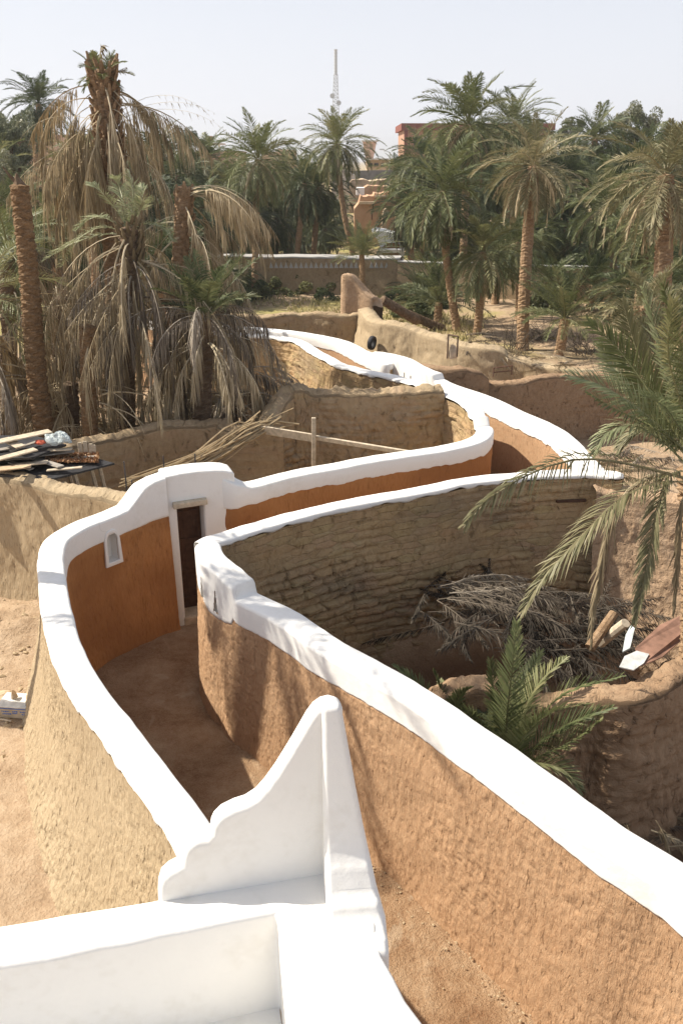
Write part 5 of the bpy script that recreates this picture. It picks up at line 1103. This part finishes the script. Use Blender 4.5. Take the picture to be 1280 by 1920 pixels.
m.add([c-b0 for c in cs2]+[c-b0-np.array((0,0,.03)) for c in cs2], [(0,1,2,3,4),(9,8,7,6,5)]+[(i,5+i,5+(i+1)%5,(i+1)%5) for i in range(5)]); m.build('roof_sheet', SHEET, rt)
for (x, y) in ((170,872),(185,868),(140,886),(-20,880),(120,850)):
    p = W(x, y, ZJ-.03)-b0; m = MB(); m.tube([p, p+np.array((.12,.02,-1.0)), p+np.array((.16,.02,-2.0))], [.035,.03,.035], 6); m.build('post', WOODP, rt)
for i, (a, b, z, w_, lab, mt) in enumerate([((-30,868),(68,842),.30,.16,'long pale plank lying lowest across the junk on the shed roof',WOODP),((-20,832),(95,808),.42,.20,'wide curled pale board at the top of the junk heap',WOODP),((10,862),(140,846),.12,.09,'narrow grey board along the middle of the junk heap',GREYP),((20,846),(70,828),.26,.08,'short board laid slanting on the black sheet',GREYP),((60,858),(115,875),.08,.12,'grey board crossing the front corner of the black sheet',GREYP),((88,882),(155,876),.06,.07,'short pale stick on the front edge of the black sheet',WOODP),((-10,880),(60,872),.08,.22,'flattened reddish cardboard at the front left of the junk',CARD),((40,838),(8,822),.36,.16,'pale square board at the left end of the junk heap',WOODP),((-40,850),(50,835),.24,.12,'grey board under the wide curled one on the junk heap',GREYP),((30,872),(90,866),.10,.14,'pale broken board lying flat near the front of the junk',WOODP),((100,862),(178,856),.05,.07,'thin grey lath behind the leaf litter edge',GREYP),((-30,858),(30,846),.16,.10,'bleached board half hidden at the left edge of the junk',WOODP),((60,880),(20,866),.05,.10,'dusty board end pointing out over the raked mud wall',GREYP),((70,845),(135,842),.2,.1,'thin bleached board behind the leaf litter',WOODP)]):
    plank(W(*a, ZJ+z), W(*b, ZJ+z+.03), w_, .022, lab, mt)
for i, x in enumerate((152,162,172,177)): p = W(x, 852, ZJ+.05); plank(p, p+np.array((0,.01,[.2,.22,.18,.16][i])), .07, .02, ['broken slat standing upright leftmost in the row on the shed roof','second upright slat from the left on the shed roof','third upright slat from the left on the shed roof','rightmost short upright slat on the shed roof'][i], WOODP, 'slat', cat='slat', up=(0,1,0))
g = R_(500); n = 1500; P = np.array([W(g.uniform(85,185), g.uniform(848,866), ZJ+.04+.05*g.uniform()) for _ in range(n)]); a = g.normal(0,1,(n,3)); a /= np.linalg.norm(a,axis=1)[:,None]; b = np.cross(a, g.normal(0,1,(n,3))); b /= np.linalg.norm(b,axis=1)[:,None]; s_ = g.uniform(.015,.04,(n,1))
o = mesh_np('leaf_litter', np.stack([P-a*s_,P+b*s_*.6,P+a*s_,P-b*s_*.6],1).reshape(-1,3), np.arange(n)[:,None]*4+np.arange(4)[None], REDL, None, False, None, np.repeat(g.uniform(0,1,n),4)); tag(o, 'brown fallen leaf litter spread on the shed roof', 'leaf litter', kind='stuff')
def crumple(name, label, cat, c, size, mat, seed, sub=4, amp=.45):
    bm = bmesh.new(); bmesh.ops.create_icosphere(bm, subdivisions=sub, radius=1)
    for v_ in bm.verts:
        p = v_.co; k = 1+amp*float(fbm(p.x*2.2+p.z*1.3+seed, p.y*2.2-p.z*1.1, seed, 4)); k2 = abs(float(vnoise(p.x*5+seed, p.y*5+p.z*4, seed+1)))
        v_.co = Vector((p.x*k*size[0], p.y*k*size[1], max(-.4, p.z)*(k-.3*k2)*size[2]))
    me = bpy.data.meshes.new(name); bm.to_mesh(me); bm.free(); o = link(name, me, mat); o.location = tuple(c); return tag(o, label, cat)
PLAS = plain('pale_plastic', (.44,.49,.48), rough=.35, spec=.5, scale=6, var=.3, bs=.6, bd=.03)
crumple('plastic_bag', 'crumpled pale blue plastic bag on top of the junk heap', 'plastic bag', W(110,824,ZJ+.36), (.19,.14,.13), PLAS, 3)
crumple('red_rag', 'small crumpled red rag beside the pale blue bag', 'rag', W(76,830,ZJ+.34), (.09,.07,.05), plain('red_rag', (.5,.12,.07)), 5, 3)
# the long plank, its prop and the cane bundle
PA, PB = D(470,802,14.8), D(592,822,14.2)
plank(PA, PB, .16, .035, 'broad weathered plank resting on the shaded grey wall', up=(0,1,.2))
plank(D(582,819,14.25), D(778,851,13.3), .085, .04, 'narrow pale pole plank reaching down to the white capped wall', up=(0,1,.2))
plank(D(588,783,14.15), D(588,900,14.15)*np.array((1,1,1)), .075, .05, 'upright batten propping the plank joint', name='prop', cat='post', up=(0,1,0))
g = R_(510); m = MB()
for i in range(42):
    t0, t1 = g.normal(0, 1), g.normal(0, 1); a = D(250+g.uniform(-30,60), 905+g.uniform(-12,14), 13.6+g.uniform(-.2,.2)); b = D(470+g.uniform(-10,45), 800+g.uniform(-14,14), 14.7); mid_p = (a+b)/2 + np.array((0,g.normal(0,.05),-.10+g.normal(0,.05)))
    pts = smooth_path([a, mid_p, b, b+np.array((g.uniform(.1,.7), .1, g.uniform(-.25,.4)))*(1 if i % 3 == 0 else .25)], 10); m.tube(pts, [g.uniform(.008,.016)]*len(pts), 4, False)
tag(m.build('cane_bundle', plain('pale_canes', (.42,.32,.19), stretch=(1,1,1)), None), 'loose bundle of long canes sloping down from the shaded grey wall', 'canes')
for i, (x, y0, y1) in enumerate(((240,865,925),(252,900,935),(309,855,880),(368,851,880))):
    p = W(x, y1+25, 1.6); q = D(x, y0, p[1]); m = MB(); m.tube([np.array((0,0,-1.5)), np.array((.01,0,q[2]-p[2]))], .012, 5); o = m.build('iron_rod', plain('dark_iron', (.10,.09,.085), rough=.6), None); o.location = tuple(p); tag(o, ['rusty rod leftmost of those poking up behind the gateway','bent rod just left of the gateway arch','short rod poking up above the left of the gateway arch','short rod poking up above the right of the gateway arch'][i], 'rod')
# box on the ground at left
p = W(38,1332,.02); rt = empty('cardboard_box', tuple(p*np.array((1,1,0))), math.radians(-6), 'white topped cardboard box with blue print lying outside the left wall', 'box')
m = MB(); m.box((0,0,.085), (.44,.30,.16)); m.build('carton', plain('printed_carton', (.46,.38,.27), scale=5), rt, False, .006); m = MB(); m.box((0,0,.169), (.45,.31,.008)); m.build('lid', plain('carton_white', (.68,.67,.62)), rt)
m = MB(); m.tube([(-.09,.02,.17),(-.06,.03,.25),(-.02,.02,.20)], [.012,.05,.02], 5); m.build('torn_flap', CARD, rt)
BLUE = plain('blue_ink', (.10,.17,.42), bs=0); m = MB()
rb = random.Random(8)
m.box((0,-.1515,.148), (.40,.002,.014))
for r_, (x0, x1, z) in enumerate([(-.16,-.05,.105),(-.15,-.04,.07),(-.02,.05,.11),(-.02,.05,.085),(.08,.19,.105),(.10,.20,.07)]):
    x = x0
    while x < x1: w_ = rb.uniform(.01,.022); m.box((x+w_/2,-.1515,z+rb.uniform(-.002,.002)), (w_,.002,rb.uniform(.012,.022))); x += w_+.006
m.build('print', BLUE, rt)
p = W(6,1305,.04); o = crumple('cardboard_scrap', 'torn brown cardboard scrap beside the carton at the left edge', 'cardboard', p, (.14,.12,.05), CARD, 9, 3)
m = MB(); a = W(0,1348,.02); b = W(22,1352,.02); m.tube([a-a, b-a], .012, 5); o = m.build('stick', WOODP, None); o.location = tuple(a); tag(o, 'short pale stick on the sand below the carton', 'stick')
m = MB(); a = W(165,0+1688,.02)
# tyre hanging on the wall corner
def torus(R, r, n=28, k=12):
    V = []; Fc = []
    for i in range(n):
        a = 2*PI*i/n
        for j in range(k):
            b = 2*PI*j/k; fl = .75 if abs(math.cos(b)) > .8 else 1; V.append(((R+r*math.cos(b)*fl)*math.cos(a), r*1.1*math.sin(b), (R+r*math.cos(b)*fl)*math.sin(a)))
            Fc.append((i*k+j, ((i+1)%n)*k+j, ((i+1)%n)*k+(j+1)%k, i*k+(j+1)%k))
    return V, Fc
m = MB(); V, Fc = torus(.16, .062); m.add(V, Fc); rub = plain('black_rubber', (.04,.04,.042), rough=.6, bs=.5); o = m.build('tyre', rub, None, True); p = D(697,643,24.6); o.location = tuple(p); o.rotation_euler = (.1, 0, math.radians(62)); tag(o, 'old black tyre leaning in the corner of the brown wall', 'tyre')
m = MB()
for q0, q1 in (((0,0,0),(0,0,.62)),((0,0,.62),(.34,0,.62)),((.34,0,.62),(.34,0,.1))): m.tube([q0, q1], .022, 5)
p = D(838,672,22.0); p[2] -= .0; o = m.build('bent_iron_rail', plain('dark_frame', (.12,.08,.06)), None); o.location = tuple(p); o.rotation_euler = (0,0,-.9); tag(o, 'small bent iron frame hung on the diagonal mud wall', 'frame')
crumple('hide_scrap', 'white and tan scrap of hide hanging beside the bent iron frame', 'scrap', D(849,664,22.0), (.10,.05,.27), plain('hide', (.55,.45,.33), scale=4, var=.5), 12, 3)
m = MB()
for q0, q1 in (((0,0,0),(0,0,.2)),((0,0,.2),(.42,0,.26)),((.42,0,.26),(.42,0,.04)),((.0,.0,.1),(.42,0,.14))): m.tube([q0, q1], .014, 5)
o = m.build('wire_frame', plain('rust_wire', (.16,.09,.06)), None); o.location = tuple(W(924,706,1.85)); tag(o, 'thin rusty wire frame lying on top of the diagonal wall', 'wire frame')
crumple('boulder', 'rounded pale boulder on the sand by the fallen trunk', 'boulder', W(780,590,.1), (.32,.28,.42), PINKMUD, 14, 3, .3)
rt = empty('fallen_trunk', tuple(W(790,610,0)), 0, 'dark fallen palm trunk leaning on the pink ruin wall', 'trunk'); b0 = np.array(rt.location)
trunk('trunk', smooth_path([W(830,618,.05)-b0, W(790,600,.5)-b0, D(750,582,28.5)-b0, D(716,562,28.2)-b0]), .17, .15, R_(3), TRUNKD, rt)
# metal sheets and rubbish on the pit wall
def sheet(name, label, pts, mat, th=.012, cat='metal sheet'):
    q = [W(*p) for p in pts]; c = sum(q)/len(q); n = len(q); V = [v_-c for v_ in q]+[v_-c-np.array((0,0,th)) for v_ in q]; m = MB(); m.add(V, [tuple(range(n)), tuple(range(2*n-1,n-1,-1))]+[(i,n+i,n+(i+1)%n,(i+1)%n) for i in range(n)]); o = m.build(name, mat, None); o.location = tuple(c); return tag(o, label, cat)
sheet('metal_sheet', 'rusty brown metal sheet lying on the low pit wall at the right edge', [(1196,1250,1.22),(1190,1215,1.24),(1235,1172,1.3),(1278,1152,1.34),(1360,1120,1.36),(1400,1150,1.24),(1285,1192,1.22),(1240,1232,1.2)], RUST)
sheet('metal_sheet', 'pale bent end of a tin sheet below the rusty one', [(1160,1250,1.22),(1170,1230,1.25),(1193,1220,1.26),(1216,1226,1.25),(1206,1243,1.23),(1187,1256,1.21)], plain('pale_tin', (.50,.50,.47), rough=.5), cat='tin sheet')
sheet('plastic_sheet', 'strip of grey plastic sheet folded over the rubble by the rusty metal', [(1166,1222,1.2),(1172,1190,1.3),(1182,1172,1.36),(1189,1178,1.36),(1180,1215,1.24)], PLAS, .02, 'plastic sheet')
for i, (a, b, lab) in enumerate([((1125,1205,.8),(1172,1168,1.25),'thick stump like log end beside the plastic sheet'),((1105,1215,.9),(1150,1150,1.2),'round log leaning under the drooping brown frond')]):
    p, q = W(*a), W(*b); m = MB(); m.tube([p-p, (q-p)/2, q-p], [.07,.065,.06], 9); o = m.build('log', (WOODP, TRUNK)[i], None); o.location = tuple(p); tag(o, lab, 'log')
o = plank(W(1042,940,1.62), W(1098,938,1.62), .05, .04, 'short dark beam end set in the mud brick wall near its corner', WOODD, 'beam', cat='beam')
# thin twigs on the diagonal wall
g = R_(600)
for k, (x, y, lab) in enumerate([(960,668,'bare twiggy bush behind the diagonal wall, left of the small palm'),(1100,665,'bare twiggy bush right of the small palm'),(1010,640,'grey leafless twigs at the foot of the tall straight palm')]):
    p = W(x, y, 0); rt_ = MB()
    for i in range(46):
        a = g.uniform(0, 6.28); e = g.uniform(.2, 1.4); L_ = g.uniform(.5, 1.5); pts = arc((g.normal(0,.25), g.normal(0,.25), 0), a, e, L_, g.uniform(-.3,.8), 1, 6, side=g.normal(0,.8)); rt_.tube(pts, np.linspace(.013,.004,6), 3, False)
        for j in (2,3,4): rt_.tube(arc(pts[j], a+g.uniform(-1.3,1.3), g.uniform(0,1.2), L_*.35, .3, 1, 4), np.linspace(.007,.003,4), 3, False)
    o = rt_.build('bare_shrub', GREY, None); o.location = (p[0], p[1], float(ground_z(p[0],p[1]))); tag(o, lab, 'shrub')
